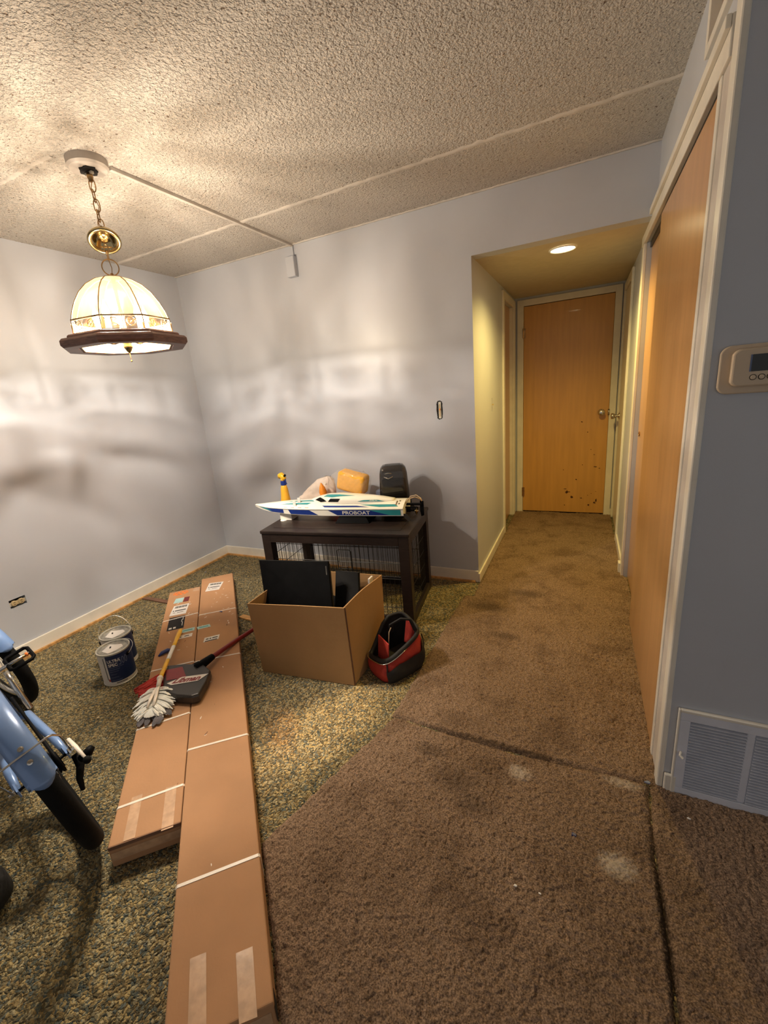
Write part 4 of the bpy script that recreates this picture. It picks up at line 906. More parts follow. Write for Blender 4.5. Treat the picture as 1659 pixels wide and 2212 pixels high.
loft([se(0.088, 0.055, 0.056), se(0.080, 0.050, 0.20), se(0.03, 0.02, 0.205)], 'water_chamber', 'black', t, smooth=True)
G().box(-0.052, 0.052, -0.018, 0.018, 0.304, 0.309).out('top_plate', 'sleeve', t, bevel=0.003)
g = G(); g.tube([(-0.065, -0.061, 0.235), (-0.035, -0.068, 0.222), (-0.005, -0.068, 0.235)], 0.003, 7).tube([(-0.06, -0.063, 0.255), (-0.035, -0.068, 0.26), (-0.01, -0.066, 0.255)], 0.002, 7); g.out('handle_recess', 'chrome', t, smooth=True)

# ---------------------------------------------------------------- open moving box with laptops
t = thing('cardboard_box', 'open brown cardboard box in front of the dog crate', 'box', (-1.25, 1.72, 0))
def bx(v): return Vector(v) - Vector((-1.25, 1.72, 0))
b4 = [bx(p) for p in ((-1.500, 1.492, 0.002), (-0.975, 1.552, 0.002), (-0.968, 1.93, 0.002), (-1.520, 1.90, 0.002))]
t4 = [bx(p) for p in ((-1.512, 1.476, 0.412), (-1.008, 1.590, 0.405), (-0.990, 2.000, 0.40), (-1.535, 1.930, 0.41))]
th = 0.006
def inset(q, d):
    c = sum(q, Vector()) / 4; return [p + Vector(((c - p).x / abs((c - p).x) * d, (c - p).y / abs((c - p).y) * d, 0)) for p in q]
bi = [p + Vector((0, 0, th)) for p in inset(b4, th)]; ti = inset(t4, th)
NS = 10
for k in range(4):
    k2 = (k + 1) % 4; g = G(); v = []; f = []
    for j in range(NS + 1):
        for i in range(NS + 1):
            a = b4[k].lerp(b4[k2], i / NS).lerp(t4[k].lerp(t4[k2], i / NS), j / NS); b = bi[k].lerp(bi[k2], i / NS).lerp(ti[k].lerp(ti[k2], i / NS), j / NS)
            nrm = (b - a); bow = 0.012 * sin(pi * i / NS) * (j / NS) * (1 if k == 1 else 0.25)
            off = Vector((nrm.x, nrm.y, 0)).normalized() * bow
            v += [a + off, b + off]
    n2 = NS + 1
    for j in range(NS):
        for i in range(NS):
            a = (j * n2 + i) * 2
            f.append((a, a + 2, a + 2 * n2 + 2, a + 2 * n2)); f.append((a + 1, a + 2 * n2 + 1, a + 2 * n2 + 3, a + 3))
    for i in range(NS):
        a = (NS * n2 + i) * 2; f.append((a, a + 2, a + 3, a + 1)); a = i * 2; f.append((a, a + 1, a + 3, a + 2))
    for j in range(NS):
        a = (j * n2) * 2; f.append((a, a + 2 * n2, a + 2 * n2 + 1, a + 1)); a = (j * n2 + NS) * 2; f.append((a, a + 1, a + 2 * n2 + 1, a + 2 * n2))
    g.add(v, f).out('box_side', 'card2', t)
G().hexa([p + Vector((0, 0, 0)) for p in b4], [p + Vector((0, 0, 0.005)) for p in b4]).out('box_bottom', 'card2', t)
for k in (1,):
    G().tube([b4[k] + Vector((0.0025, 0.008, 0)), t4[k] + Vector((0.0025, 0.008, 0))], 0.0025, 6).out('seam_edge', 'cardedge', t)
# black liner sheet
g = G(); n = 14; v = []; f = []
for j in range(n + 1):
    for i in range(n + 1):
        cc = [a_.lerp(b_2, 0.65) for a_, b_2 in zip(bi, ti)]; p = cc[0].lerp(cc[1], i / n).lerp(cc[3].lerp(cc[2], i / n), j / n); e_ = max(abs(2 * i / n - 1), abs(2 * j / n - 1))
        cm = sum(cc, Vector()) / 4; p = cm + (p - cm) * 0.95; z = 0.25 + 0.10 * e_ ** 4 * (1 if i < n * 0.35 else 0.2) + random.uniform(-.012, .012); v.append((p.x - 0.0 + 1.25 * 0, p.y, z))
for j in range(n):
    for i in range(n): f.append((j * (n + 1) + i, j * (n + 1) + i + 1, (j + 1) * (n + 1) + i + 1, (j + 1) * (n + 1) + i))
o = tag(g.add(v, f).out('black_plastic_sheet', 'black', None, smooth=True), 'crumpled black plastic sheet inside the open cardboard box', 'plastic sheet'); o.location = (-1.25, 1.72, 0)
def slabq(name, q, th_, mat, label, cat):
    """leaning slab from four world corners (bl, br, tr, tl) and a thickness"""
    a, b, c, d = [Vector(p) for p in q]; n_ = -(b - a).cross(d - a).normalized() * th_
    base_ = (a + b) / 2
    t = thing(name, label, cat, base_)
    G().hexa([a - base_, b - base_, c - base_, d - base_], [a - base_ + n_, b - base_ + n_, c - base_ + n_, d - base_ + n_]).out('lid', mat, t, bevel=0.004)
    return t, base_, (a, b, c, d, n_)
t, b0, (a, b, c, d, n_) = slabq('laptop', ((-1.475, 1.565, 0.25), (-1.120, 1.655, 0.25), (-1.205, 1.800, 0.545), (-1.590, 1.695, 0.558)), 0.020, 'black', 'closed black laptop standing upright in the cardboard box', 'laptop')
g = G(); mid = lambda u, v_: (a.lerp(b, u)).lerp(d.lerp(c, u), v_) - b0
g.add([mid(0.955, 0.78) - n_ * 0.03, mid(0.97, 0.78) - n_ * 0.03, mid(0.97, 0.92) - n_ * 0.03, mid(0.955, 0.92) - n_ * 0.03], [(0, 1, 2, 3)]); g.out('small_badge', 'chrome', t)
g = G(); g.hexa([mid(0.0, 0.0) + n_ * 1.05, mid(1.0, 0.0) + n_ * 1.05, mid(1.0, 0.97) + n_ * 1.05, mid(0.0, 0.97) + n_ * 1.05], [mid(0.0, 0.0) + n_ * 1.9, mid(1.0, 0.0) + n_ * 1.9, mid(1.0, 0.96) + n_ * 1.9, mid(0.0, 0.96) + n_ * 1.9]); g.out('base', 'sleeve', t, bevel=0.003)
t, b0, (a, b, c, d, n_) = slabq('notebook_computer', ((-1.17, 1.75, 0.27), (-1.025, 1.77, 0.30), (-1.100, 1.93, 0.435), (-1.23, 1.90, 0.445)), 0.022, 'black', 'black notebook computer with silver edge leaning behind the laptop', 'laptop')
mid = lambda u, v_: (a.lerp(b, u)).lerp(d.lerp(c, u), v_) - b0
g = G(); g.tube([mid(0, 1.0) + n_ * 0.3, mid(1, 1.0) + n_ * 0.3], 0.003, 6).tube([mid(0, 1.0) + n_ * 1.1, mid(1, 1.0) + n_ * 1.1], 0.003, 6); g.out('silver_edge', 'chrome', t)
tag(G().box(-1.045, -1.035, 1.93, 1.975, 0.30, 0.40).out('papers', 'paper'), 'pale sheet of paper standing at the back of the open box', 'paper')

# ---------------------------------------------------------------- red tool bag
t = thing('tool_bag', 'open red and black canvas tool bag beside the cardboard box', 'bag', (-0.835, 1.77, 0), R(24))
# local: front narrow end at -y, long axis y
def ring(w_, l_, z, cx=0, cy=0, e=0.6, n=40): return [(cx + w_ * abs(cos(a)) ** e * (1 if cos(a) >= 0 else -1), cy + l_ * abs(sin(a)) ** e * (1 if sin(a) >= 0 else -1), z) for a in [2 * pi * i / n for i in range(n)]]
t.location = (-0.832, 1.757, 0); t.rotation_euler = (0, 0, R(-28))
def bagpt(a, h_, k=1.0, off=0.0):
    e = 0.55; c_, s_ = cos(a), sin(a)
    w_ = 0.086 + 0.020 * sin(pi * min(h_, 1) ** 0.8); l_ = 0.125 + 0.012 * sin(pi * h_)
    x = (w_ * k + off) * abs(c_) ** e * (1 if c_ >= 0 else -1); y = (l_ * k + off) * abs(s_) ** e * (1 if s_ >= 0 else -1)
    lean = -0.016 * h_; lf = max(0, min(1, 0.5 - x / 0.12)); ys = max(0, min(1, (y + 0.11) / 0.15)); zt_ = (0.145 + 0.045 * (y / 0.13)) * (1 - lf) + (0.085 + 0.15 * ys * ys * (3 - 2 * ys)) * lf
    wr = 0.004 * sin(a * 7 + h_ * 9) * sin(pi * h_) * k
    return Vector((x + lean + wr, y + 0.01 * h_, 0.002 + zt_ * h_))
def shell(a0, a1, h0, h1, k, off, na, nh, top=None):
    g = G(); v = []; f = []
    for j in range(nh + 1):
        for i in range(na + 1):
            a = a0 + (a1 - a0) * i / na; hh = h0 + (h1 - h0) * j / nh
            if top: hh = h0 + (top(i / na) - h0) * j / nh
            v.append(bagpt(a, hh, k, off))
    for j in range(nh):
        for i in range(na): f.append((j * (na + 1) + i, j * (na + 1) + i + 1, (j + 1) * (na + 1) + i + 1, (j + 1) * (na + 1) + i))
    return g.add(v, f)
g = shell(0, 2 * pi, 0.0, 1.0, 1.0, 0, 56, 14); lining = shell(0, 2 * pi, 0.06, 1.0, 0.94, 0, 56, 10)
g.add([bagpt(2 * pi * i / 40, 0.03, 0.97) for i in range(40)], [tuple(range(40))])
g.out('bag_body', 'redfab', t, smooth=True)
lining.out('lining', 'blkfab', t, smooth=True)
g = G(); g.tube([bagpt(2 * pi * i / 60, 1.0, 0.985) for i in range(60)], 0.010, 8, closed=True, flat=(1, 1.3)); g.out('zipper_edge', 'blkfab', t, smooth=True)
g = G(); g.tube([bagpt(-pi * 0.86 + pi * 0.86 * i / 40, 0.985, 1.02, 0.010) for i in range(41)], 0.0022, 6); g.out('zipper_teeth', 'chrome', t, smooth=True)
sd = shell(-pi * 0.27, pi * 0.42, 0.0, 0.55, 1.0, 0.010, 26, 8, top=lambda q: 0.66 + 0.10 * sin(q * 9) * (1 if q > .3 else .4) + 0.08 * q)
sd.out('side_pocket', 'blkfab', t, smooth=True)
bt = shell(0, 2 * pi, 0.0, 0.035, 1.0, 0.003, 56, 2); bt.out('base_trim', 'blkfab', t, smooth=True)
g = G(); g.tube([bagpt(-pi * 0.27, h_ / 10, 1.0, 0.004) for h_ in range(0, 11)], 0.004, 6); g.out('piping', 'blkfab', t, smooth=True)
g = G(); g.hexa([(-0.055, -0.075, 0.05), (0.045, -0.085, 0.05), (0.045, -0.080, 0.05), (-0.055, -0.070, 0.05)], [(-0.070, -0.050, 0.185), (0.030, -0.062, 0.178), (0.030, -0.056, 0.178), (-0.070, -0.044, 0.185)]); g.out('inner_pocket', 'redfab', t, bevel=0.003)
g = G(); g.tube([(-0.06, 0.03, 0.17), (-0.045, 0.02, 0.225), (0.0, 0.055, 0.262), (0.03, 0.09, 0.255), (0.055, 0.10, 0.20)], 0.009, 8, flat=(1.6, 0.7)); g.out('carry_handle', 'blkfab', t, smooth=True)
g = G(); g.hexa([(-0.03, 0.085, 0.10), (0.05, 0.095, 0.10), (0.05, 0.102, 0.10), (-0.03, 0.092, 0.10)], [(-0.005, 0.09, 0.245), (0.035, 0.10, 0.225), (0.035, 0.106, 0.225), (-0.005, 0.097, 0.245)]); g.out('end_flap', 'redfab', t, bevel=0.003)
G().box(-0.06, 0.06, -0.09, 0.10, 0.06, 0.075).out('dark_contents', 'hole', t)
G().tube([(-0.03, -0.02, 0.09), (-0.022, -0.02, 0.15), (-0.026, -0.01, 0.20), (-0.02, 0.0, 0.225)], 0.0025, 6).out('cord', 'vinyl', t)

# ---------------------------------------------------------------- the two long flat boxes
DV = Vector((0.7085, -0.7057, 0)); NV = Vector((0.7057, 0.7085, 0))      # from the far end to the near end / to the right
def longbox(name, tr_far, tr_near, wdt, hh, label):
    """tr_*: top right corners"""
    a = Vector((*tr_far, 0)); b = Vector((*tr_near, 0)); L = (b - a).length; d = (b - a).normalized(); n = Vector((-d.y, d.x, 0))
    # local frame: x along d (far to near), y to the right of the picture (n) -> body occupies y in [-wdt, 0]
    t = thing(name, label, 'box', (a.x, a.y, 0), math.atan2(d.y, d.x))
    g = G(); N_ = 60; v = []; f = []; r_ = random.Random(len(name) + int(L * 100))
    bulge = [r_.uniform(-.001, .001) for _ in range(N_ + 1)]
    G().box(0, L, -wdt, 0, 0.002, hh).out('carton', 'card', t, bevel=0.005, seg=3)
    return t, L
def strap(t, x, skew, wdt, hh):
    g = G(); w_ = 0.0095; hz = hh + 0.0014; e = 0.0015
    path = [(x + skew / 2, -wdt - e, 0.004), (x + skew / 2, -wdt - e, hh - 0.004), (x + skew / 2 * 0.96, -wdt + 0.004, hz), (x - skew / 2 * 0.96, -0.004, hz), (x - skew / 2, e, hh - 0.004), (x - skew / 2, e, 0.004)]
    v = []; f = []
    for p in path:
        o_ = Vector((w_ / 2, 0, 0)); q = Vector(p); v += [q - o_, q + o_]
    for p in path:
        o_ = Vector((w_ / 2, 0, 0)); q = Vector(p); 
        q2 = Vector((q.x, q.y * (1 - 0.004) if q.y < -wdt / 2 else q.y - 0.0008, q.z - 0.001)); v += [q2 - o_, q2 + o_]
    n = len(path)
    for i in range(n - 1): f += [(2 * i, 2 * i + 1, 2 * i + 3, 2 * i + 2), (2 * n + 2 * i, 2 * n + 2 * i + 2, 2 * n + 2 * i + 3, 2 * n + 2 * i + 1), (2 * i, 2 * i + 2, 2 * n + 2 * i + 2, 2 * n + 2 * i), (2 * i + 1, 2 * n + 2 * i + 1, 2 * n + 2 * i + 3, 2 * i + 3)]
    g.add(v, f).out('strap', 'strap', t)
def sheet(t, q, hh, mat, name='label', lift=0.0006, world=None):
    """flat sticker: q list of local (x,y) corners"""
    g = G(); g.prism([(x, y, hh + 0.0002) for x, y in q], (0, 0, lift)); return g.out(name, mat, t)
def loc(t, x, y):
    a = t.rotation_euler.z; dx, dy = x - t.location.x, y - t.location.y
    return (dx * cos(a) + dy * sin(a), -dx * sin(a) + dy * cos(a))
def flecks(t, L, wdt, hh, n, x0, x1, seed, mat='strap'):
    r_ = random.Random(seed); g = G()
    for _ in range(n):
        x = r_.uniform(x0, x1); y = -r_.uniform(0.02, wdt - 0.02); a = r_.uniform(0, pi); l = r_.uniform(.002, .011); k = 5; pts = []
        for i in range(2 * k):
            b = 2 * pi * i / (2 * k); px = l * cos(b); py = l * 0.28 * sin(b) * r_.uniform(.4, 1.3); pts.append((x + px * cos(a) - py * sin(a), y + px * sin(a) + py * cos(a), hh + 0.0002))
        g.prism(pts, (0, 0, 0.0004))
    g.out('torn_flecks', mat, t)
W1, H1, W2_, H2 = 0.236, 0.087, 0.218, 0.085
t1, L1 = longbox('long_carton', (-2.505, 2.352), (-0.583, 0.432), W1, H1, 'longer flat brown carton with white straps, right of the pair on the floor'); t1['group'] = 'long flat cartons'
for (p, q) in (((-0.989, 0.523), (-0.823, 0.686)), ((-1.365, 0.898), (-1.188, 1.053)), ((-1.817, 1.353), (-1.639, 1.491)), ((-2.213, 1.743), (-2.047, 1.888))):
    a = loc(t1, *p); b = loc(t1, *q); sl = (a[0] - b[0]); strap(t1, (a[0] + b[0]) / 2, sl, W1, H1)
def wsheet(t, pts, hh, mat, name='label', lift=0.0006): return sheet(t, [loc(t, *p) for p in pts], hh, mat, name, lift)
def bars(t, parent, pts, hh, rowsx, mat='ink', name='print'):
    """small printed bars inside the quad pts (world); rows: (u0,u1,v0,v1)"""
    q = [Vector((*loc(t, *p), 0)) for p in pts]; g = G()
    for u0, u1, v0, v1 in rowsx:
        c = [(q[0].lerp(q[1], u)).lerp(q[3].lerp(q[2], u), v_) for u, v_ in ((u0, v0), (u1, v0), (u1, v1), (u0, v1))]
        g.prism([(p.x, p.y, hh + 0.0008) for p in c], (0, 0, 0.0003))
    o = g.out(name, mat, parent); return o
PRN = [(0.12 + .065 * i, 0.155 + .065 * i + (.012 if i % 3 else 0), 0.10, 0.30) for i in range(12)] + [(0.10, 0.16, .50, .62), (0.22, 0.9, .52, .60), (0.4, 0.8, .74, .78), (0.15, 0.3, .74, .78)]
q = ((-2.543, 2.140), (-2.452, 2.198), (-2.381, 2.078), (-2.459, 2.018)); o = wsheet(t1, q, H1, 'paper', 'shipping_label'); bars(t1, o, q, H1, PRN)
q = ((-2.130, 1.640), (-2.020, 1.665), (-2.010, 1.632), (-2.118, 1.605)); 
q = ((-2.09, 1.588), (-2.055, 1.625), (-1.99, 1.615), (-2.03, 1.575)); o = wsheet(t1, [(-2.112, 1.618), (-2.058, 1.672), (-2.028, 1.652), (-2.082, 1.598)], H1, 'lteal', 'small_label'); bars(t1, o, [(-2.112, 1.618), (-2.058, 1.672), (-2.028, 1.652), (-2.082, 1.598)], H1, [(.15, .85, .35, .65)], 'teal')
q = [(-1.962, 1.540), (-1.902, 1.600), (-1.872, 1.560), (-1.932, 1.500)]; o = wsheet(t1, q, H1, 'paper', 'small_label'); bars(t1, o, q, H1, [(.12, .30, .35, .55), (.36, .48, .35, .55), (.54, .9, .35, .55), (.1, .9, .82, .98)])
wsheet(t1, [(-0.828, 0.412), (-0.800, 0.438), (-0.655, 0.300), (-0.683, 0.272)], H1, 'tape', 'tape_strip')
wsheet(t1, [(-0.728, 0.466), (-0.698, 0.494), (-0.602, 0.398), (-0.632, 0.372)], H1, 'tape', 'tape_strip')
flecks(t1, L1, W1, H1, 26, 0.15, 0.9, 3); flecks(t1, L1, W1, H1, 6, 1.0, 2.6, 13)
flecks(t1, L1, W1, H1, 6, 0.4, 2.6, 5, 'cardedge')
g = G(); g.box(L1 - 0.035, L1 + 0.0008, 0.0002, 0.0012, 0.02, 0.07); g.out('hand_hole', 'hole', t1)
G().box(L1, L1 + 0.0015, -W1 + 0.01, -0.01, 0.025, 0.062).out('tape_strip', 'tape', t1)
t2, L2 = longbox('long_carton', (-2.578, 2.084), (-1.150, 0.662), W2_, H2, 'shorter flat brown carton with stickers, left of the pair on the floor'); t2['group'] = 'long flat cartons'
for (p, q) in (((-1.408, 0.611), (-1.256, 0.774)), ((-1.679, 0.893), (-1.539, 1.055)), ((-2.0, 1.199), (-1.836, 1.351)), ((-2.399, 1.595), (-2.258, 1.761))):
    a = loc(t2, *p); b = loc(t2, *q); strap(t2, (a[0] + b[0]) / 2, a[0] - b[0], W2_, H2)
q = ((-2.506, 1.780), (-2.434, 1.849), (-2.337, 1.731), (-2.416, 1.663)); o = wsheet(t2, q, H2, 'paper', 'shipping_label'); bars(t2, o, q, H2, PRN)
q = ((-2.591, 1.868), (-2.548, 1.905), (-2.500, 1.845), (-2.545, 1.805)); wsheet(t2, q, H2, 'lteal', 'picture_label')
q = ((-2.546, 1.907), (-2.520, 1.930), (-2.470, 1.872), (-2.497, 1.848)); wsheet(t2, q, H2, 'maroon', 'picture_label')
q = ((-2.364, 1.660), (-2.322, 1.729), (-2.196, 1.589), (-2.263, 1.540)); q = ((-2.390, 1.645), (-2.318, 1.712), (-2.196, 1.589), (-2.266, 1.520)); o = wsheet(t2, q, H2, 'ink', 'black_label')
bars(t2, o, q, H2, [(.10, .28, .80, .92), (.36, .52, .80, .92), (.86, .90, .1, .35), (.80, .84, .3, .5), (.86, .90, .5, .8), (.3, .38, .1, .16), (.42, .48, .1, .16)], 'paper')
q = ((-2.188, 1.560), (-2.128, 1.618), (-2.100, 1.588), (-2.160, 1.530)); o = wsheet(t2, q, H2, 'lteal', 'small_label'); bars(t2, o, q, H2, [(.2, .85, .35, .65)], 'teal')
q = ((-2.148, 1.500), (-2.086, 1.562), (-2.060, 1.532), (-2.122, 1.470)); o = wsheet(t2, q, H2, 'paper', 'small_label'); bars(t2, o, q, H2, [(.15, .3, .4, .6), (.5, .8, .4, .6)])
# orange scribble
g = G(); c0 = Vector((*loc(t2, -2.635, 1.950), H2 + 0.0008)); ex = Vector((0.6, 1, 0)).normalized()
pts = []
for i in range(60):
    s_ = i / 59; pts.append(c0 + Vector((-0.030 + 0.06 * ((s_ * 6) % 1 if int(s_ * 6) % 2 == 0 else 1 - (s_ * 6) % 1), -0.055 + 0.11 * s_, 0)) * (0.75))
g.tube(pts, 0.0042, 6, flat=(1, 0.15)); g.tube([c0 + Vector((0.030 * cos(a), 0.050 * sin(a), 0)) for a in [2 * pi * i / 40 for i in range(40)]], 0.003, 6, closed=True, flat=(1, 0.15)); g.out('orange_scribble', 'orange', t2)
wsheet(t2, [(-1.395, 0.660), (-1.372, 0.686), (-1.250, 0.566), (-1.275, 0.542)], H2, 'tape', 'tape_strip')
wsheet(t2, [(-1.310, 0.735), (-1.284, 0.760), (-1.160, 0.640), (-1.186, 0.614)], H2, 'tape', 'tape_strip')
G().box(L2, L2 + 0.0015, -W2_ + 0.005, -0.004, 0.028, 0.060).out('tape_strip', 'tape', t2)
G().box(L2 + 0.0002, L2 + 0.003, -W2_ + 0.002, -0.002, 0.074, 0.0865).out('torn_flap_edge', 'cardedge', t2)
flecks(t2, L2, W2_, H2, 26, 0.2, 0.9, 7); flecks(t2, L2, W2_, H2, 5, 0.4, 1.9, 15, 'cardedge')
wsheet(t2, [(-2.60, 2.035), (-2.57, 2.065), (-2.53, 2.025), (-2.56, 1.995)], H2, 'tape', 'tape_strip')
# blue clips
def clip(name, x, y, ang, s, label, big=True):
    t = thing(name, label, 'clip', (x, y, H2 + 0.001), ang)
    G().tube([(-0.035 * s, 0, 0.003), (-0.012 * s, 0.004, 0.010 * s), (0.02 * s, 0, 0.012 * s), (0.038 * s, -0.006 * s, 0.006)], [0.005 * s, 0.012 * s, 0.013 * s, 0.006 * s], 10, flat=(1.2, 0.6)).out('clip_body', 'bluerag', t, smooth=True)
clip('blue_clip', -2.065, 1.345, R(75), 1.0, 'crumpled blue plastic piece beside the yellow duster handle')
clip('blue_clip', -2.103, 1.815, R(10), 0.32, 'tiny blue plastic bit by the strap of the right carton')

# ---------------------------------------------------------------- broom and duster on the boxes
ZB = 0.0905
t = thing('broom', 'red handled angle broom in a grey sleeve lying on the cartons', 'broom', (-1.70, 1.18, ZB))
def bl(x, y, z): return Vector((x + 1.70, y - 1.18, z - ZB))
hp_ = [bl(-1.716, 1.315, 0.128), bl(-1.735, 1.50, 0.105), bl(-1.756, 1.75, 0.070), bl(-1.775, 2.0, 0.034)]
G().tube(hp_, 0.0125, 12).out('handle', 'red', t, smooth=True)
G().tube([bl(-1.722, 1.262, 0.128), bl(-1.712, 1.305, 0.130), bl(-1.716, 1.37, 0.126)], [0.020, 0.022, 0.017], 12).tube([bl(-1.765, 1.262, 0.118), bl(-1.735, 1.300, 0.128)], 0.014, 10).out('connector', 'black', t, smooth=True)
sl = [(-1.885, 1.225), (-1.800, 1.268), (-1.700, 1.296), (-1.628, 1.272), (-1.580, 1.200), (-1.540, 1.115), (-1.560, 1.092), (-1.640, 1.072), (-1.728, 1.068), (-1.800, 1.130)]
c_ = Vector((sum(p[0] for p in sl) / len(sl), sum(p[1] for p in sl) / len(sl), 0))
rings = []
for sc, z in ((0.97, ZB), (1.0, ZB + 0.008), (1.0, ZB + 0.034), (0.965, ZB + 0.0445), (0.93, ZB + 0.0455), (0.5, ZB + 0.0455), (0.05, ZB + 0.0455)):
    rings.append([tuple(bl(c_.x + (x - c_.x) * sc, c_.y + (y - c_.y) * sc, z)) for x, y in sl])
o = loft(rings, 'sleeve', 'sleeve', t, smooth=False); o.modifiers.new('b', 'BEVEL').width = 0.004; o.modifiers['b'].segments = 2
# printed logo on the sleeve
def quadmap(q, z):
    q = [Vector((*p, 0)) for p in q]
    return lambda u, v_, off: (lambda p: bl(p.x, p.y, z + off))((q[0].lerp(q[1], u)).lerp(q[3].lerp(q[2], u), v_))
lq = ((-1.700, 1.110), (-1.600, 1.165), (-1.660, 1.238), (-1.745, 1.165))
lg = ((-1.738, 1.105), (-1.612, 1.185), (-1.640, 1.232), (-1.757, 1.160))
fm = quadmap(lg, ZB + 0.0465)
g = G(); g.add([fm(u, v_, 0) for u, v_ in ((-0.08, .30), (0.12, -0.02), (0.95, 0.05), (1.22, 0.9), (0.3, 0.92))] + [fm(u, v_, 0.0006) for u, v_ in ((-0.08, .30), (0.12, -0.02), (0.95, 0.05), (1.22, 0.9), (0.3, 0.92))],
      [(0, 1, 2, 3, 4)[::-1], (5, 6, 7, 8, 9)] + [(i, (i + 1) % 5, 5 + (i + 1) % 5, 5 + i) for i in range(5)]); g.out('logo_patch', 'paper', t)
rq = quadmap(((-1.850, 1.190), (-1.775, 1.130), (-1.700, 1.185), (-1.790, 1.240)), ZB + 0.0462)
g = G(); g.add([rq(0, 0, 0), rq(1, 0, 0), rq(1, 1, 0), rq(0, 1, 0), rq(0, 0, .0007), rq(1, 0, .0007), rq(1, 1, .0007), rq(0, 1, .0007)], [(3, 2, 1, 0), (4, 5, 6, 7), (0, 1, 5, 4), (1, 2, 6, 5), (2, 3, 7, 6), (3, 0, 4, 7)]); g.out('red_print', 'red', t)
vv, ff = text_verts('Libman', 0.04, 0.35)
G().add([fm(.10 + .90 * a, .12 + .70 * b, 0.0012) for a, b in vv], ff).out('logo_lettering', 'red', t)
br = G(); r_ = random.Random(2)
for i in range(95):
    k = i / 94; s0 = Vector((-1.862 + 0.13 * k, 1.222 - 0.135 * k, 0)) + Vector((r_.uniform(-.01, .01), r_.uniform(-.01, .01), 0))
    tipx = Vector((-1.905 + 0.055 * k + r_.uniform(-.012, .012), 1.060 - 0.02 * k + r_.uniform(-.012, .012), 0)); z0 = ZB + 0.006 + r_.random() * 0.026
    m_ = s0.lerp(tipx, 0.5)
    br.tube([bl(s0.x, s0.y, z0), bl(m_.x, m_.y, z0), bl(tipx.x, tipx.y, ZB + 0.003 + r_.random() * 0.018)], 0.0048, 5)
br.out('bristles', 'redbr', t, smooth=True)
G().tube([bl(-1.865, 1.235, ZB + 0.022), bl(-1.735, 1.090, ZB + 0.022)], 0.018, 10, flat=(1.1, 1)).out('bristle_block', 'red', t, smooth=True)
# duster
t = thing('duster', 'yellow and white handled duster with white fluffy head on the left carton', 'duster', (-1.83, 1.15, ZB))
def dl(x, y, z): return Vector((x + 1.83, y - 1.15, z - ZB))
A, B = Vector((-2.165, 1.545, 0)), Vector((-1.800, 1.120, 0))
P3 = lambda k, z: (lambda p: dl(p.x, p.y, z))(A.lerp(B, k))
zd = lambda k: ZB + 0.012 + 0.052 * k
for k0, k1, mm, nm in ((0.0, .40, 'yellow', 'grip'), (.40, .68, 'white', 'middle_tube'), (.68, 1.0, 'yellow', 'lower_tube')):
    n = 6; G().tube([P3(k0 + (k1 - k0) * i / n, zd(k0 + (k1 - k0) * i / n)) for i in range(n + 1)], [(0.012 if (k0 == 0 and i in (1, 2, 3)) else 0.0095) for i in range(n + 1)], 12, flat=(1.15, 0.85)).out(nm, mm, t, smooth=True)
G().ball(P3(1.01, zd(1.0)), 0.015).tube([P3(1.0, zd(1.0)), P3(1.10, zd(.85))], [0.012, 0.010], 10).out('hinge', 'strap', t, smooth=True)
HC, HE = P3(1.07, ZB + 0.052), dl(-1.690, 0.975, ZB + 0.036)
for s_ in (-1, 1):
    sd_ = Vector((0.7, 0.7, 0)) * s_ * 0.006
    G().tube([HC, HC.lerp(HE, .35) + sd_ + Vector((0, 0, .012)), HC.lerp(HE, .7) + sd_ * 1.8 + Vector((0, 0, .012)), HE + sd_ * 2.2 + Vector((0, 0, .010))], [0.006, 0.008, 0.008, 0.005], 8, flat=(1, 0.5)).out('prong', 'strap', t, smooth=True)
dirh = (HE - HC).normalized(); perp = Vector((-dirh.y, dirh.x, 0)).normalized()
r_ = random.Random(11)
def tuft(g, base_, d_, ln, wd, up):
    pp = Vector((-d_.y, d_.x, 0)).normalized() * wd; v = []; f = []; n = 5
    for i in range(n + 1):
        s_ = i / n; c = base_ + d_ * ln * s_ + Vector((0, 0, up * sin(pi * min(s_ * 0.8, 1)) - 0.012 * s_)); c.z = max(c.z, 0.004); ww = (0.55 + 0.75 * s_) * (1 if s_ < .9 else .35)
        v += [c - pp * ww, c + Vector((0, 0, 0.004 * (1 - .5 * s_))), c + pp * ww, c - Vector((0, 0, 0.002))]
    for i in range(n):
        for j in range(4): f.append((4 * i + j, 4 * i + (j + 1) % 4, 4 * i + 4 + (j + 1) % 4, 4 * i + 4 + j))
    f += [(0, 1, 2, 3), (4 * n, 4 * n + 3, 4 * n + 2, 4 * n + 1)]; g.add(v, f)
g = G(); gg = G()
for lay in range(4):
    for i in range(17):
        k = i / 16
        for s_ in (-1, 1):
            b_ = HC.lerp(HE, 0.12 + 0.85 * k) + Vector((0, 0, -0.005 - lay * 0.007))
            d_ = (perp * s_ * (1 - 0.25 * k) + dirh * (0.25 + 0.55 * k + 0.12 * r_.uniform(-1, 1))).normalized()
            tuft(g, b_, d_, (0.078 + r_.uniform(-.020, .014)) * (0.75 + .4 * sin(pi * k)), 0.0050, 0.008 + r_.uniform(0, .010))
for i in range(5): tuft(g, HE + Vector((0, 0, -.004)), (dirh + perp * (i - 2) * 0.3).normalized(), 0.04, 0.009, 0.006)
g.out('fluffy_head', 'duster', t)
for i in range(12): tuft(gg, HE + Vector((0, 0, -.018)) + perp * r_.uniform(-.02, .05) - dirh * 0.02, (dirh * 1.0 + perp * r_.uniform(-.5, .9)).normalized(), r_.uniform(.06, .105), 0.011, 0.006)
gg.out('dirty_tip', 'dustgrey', t)

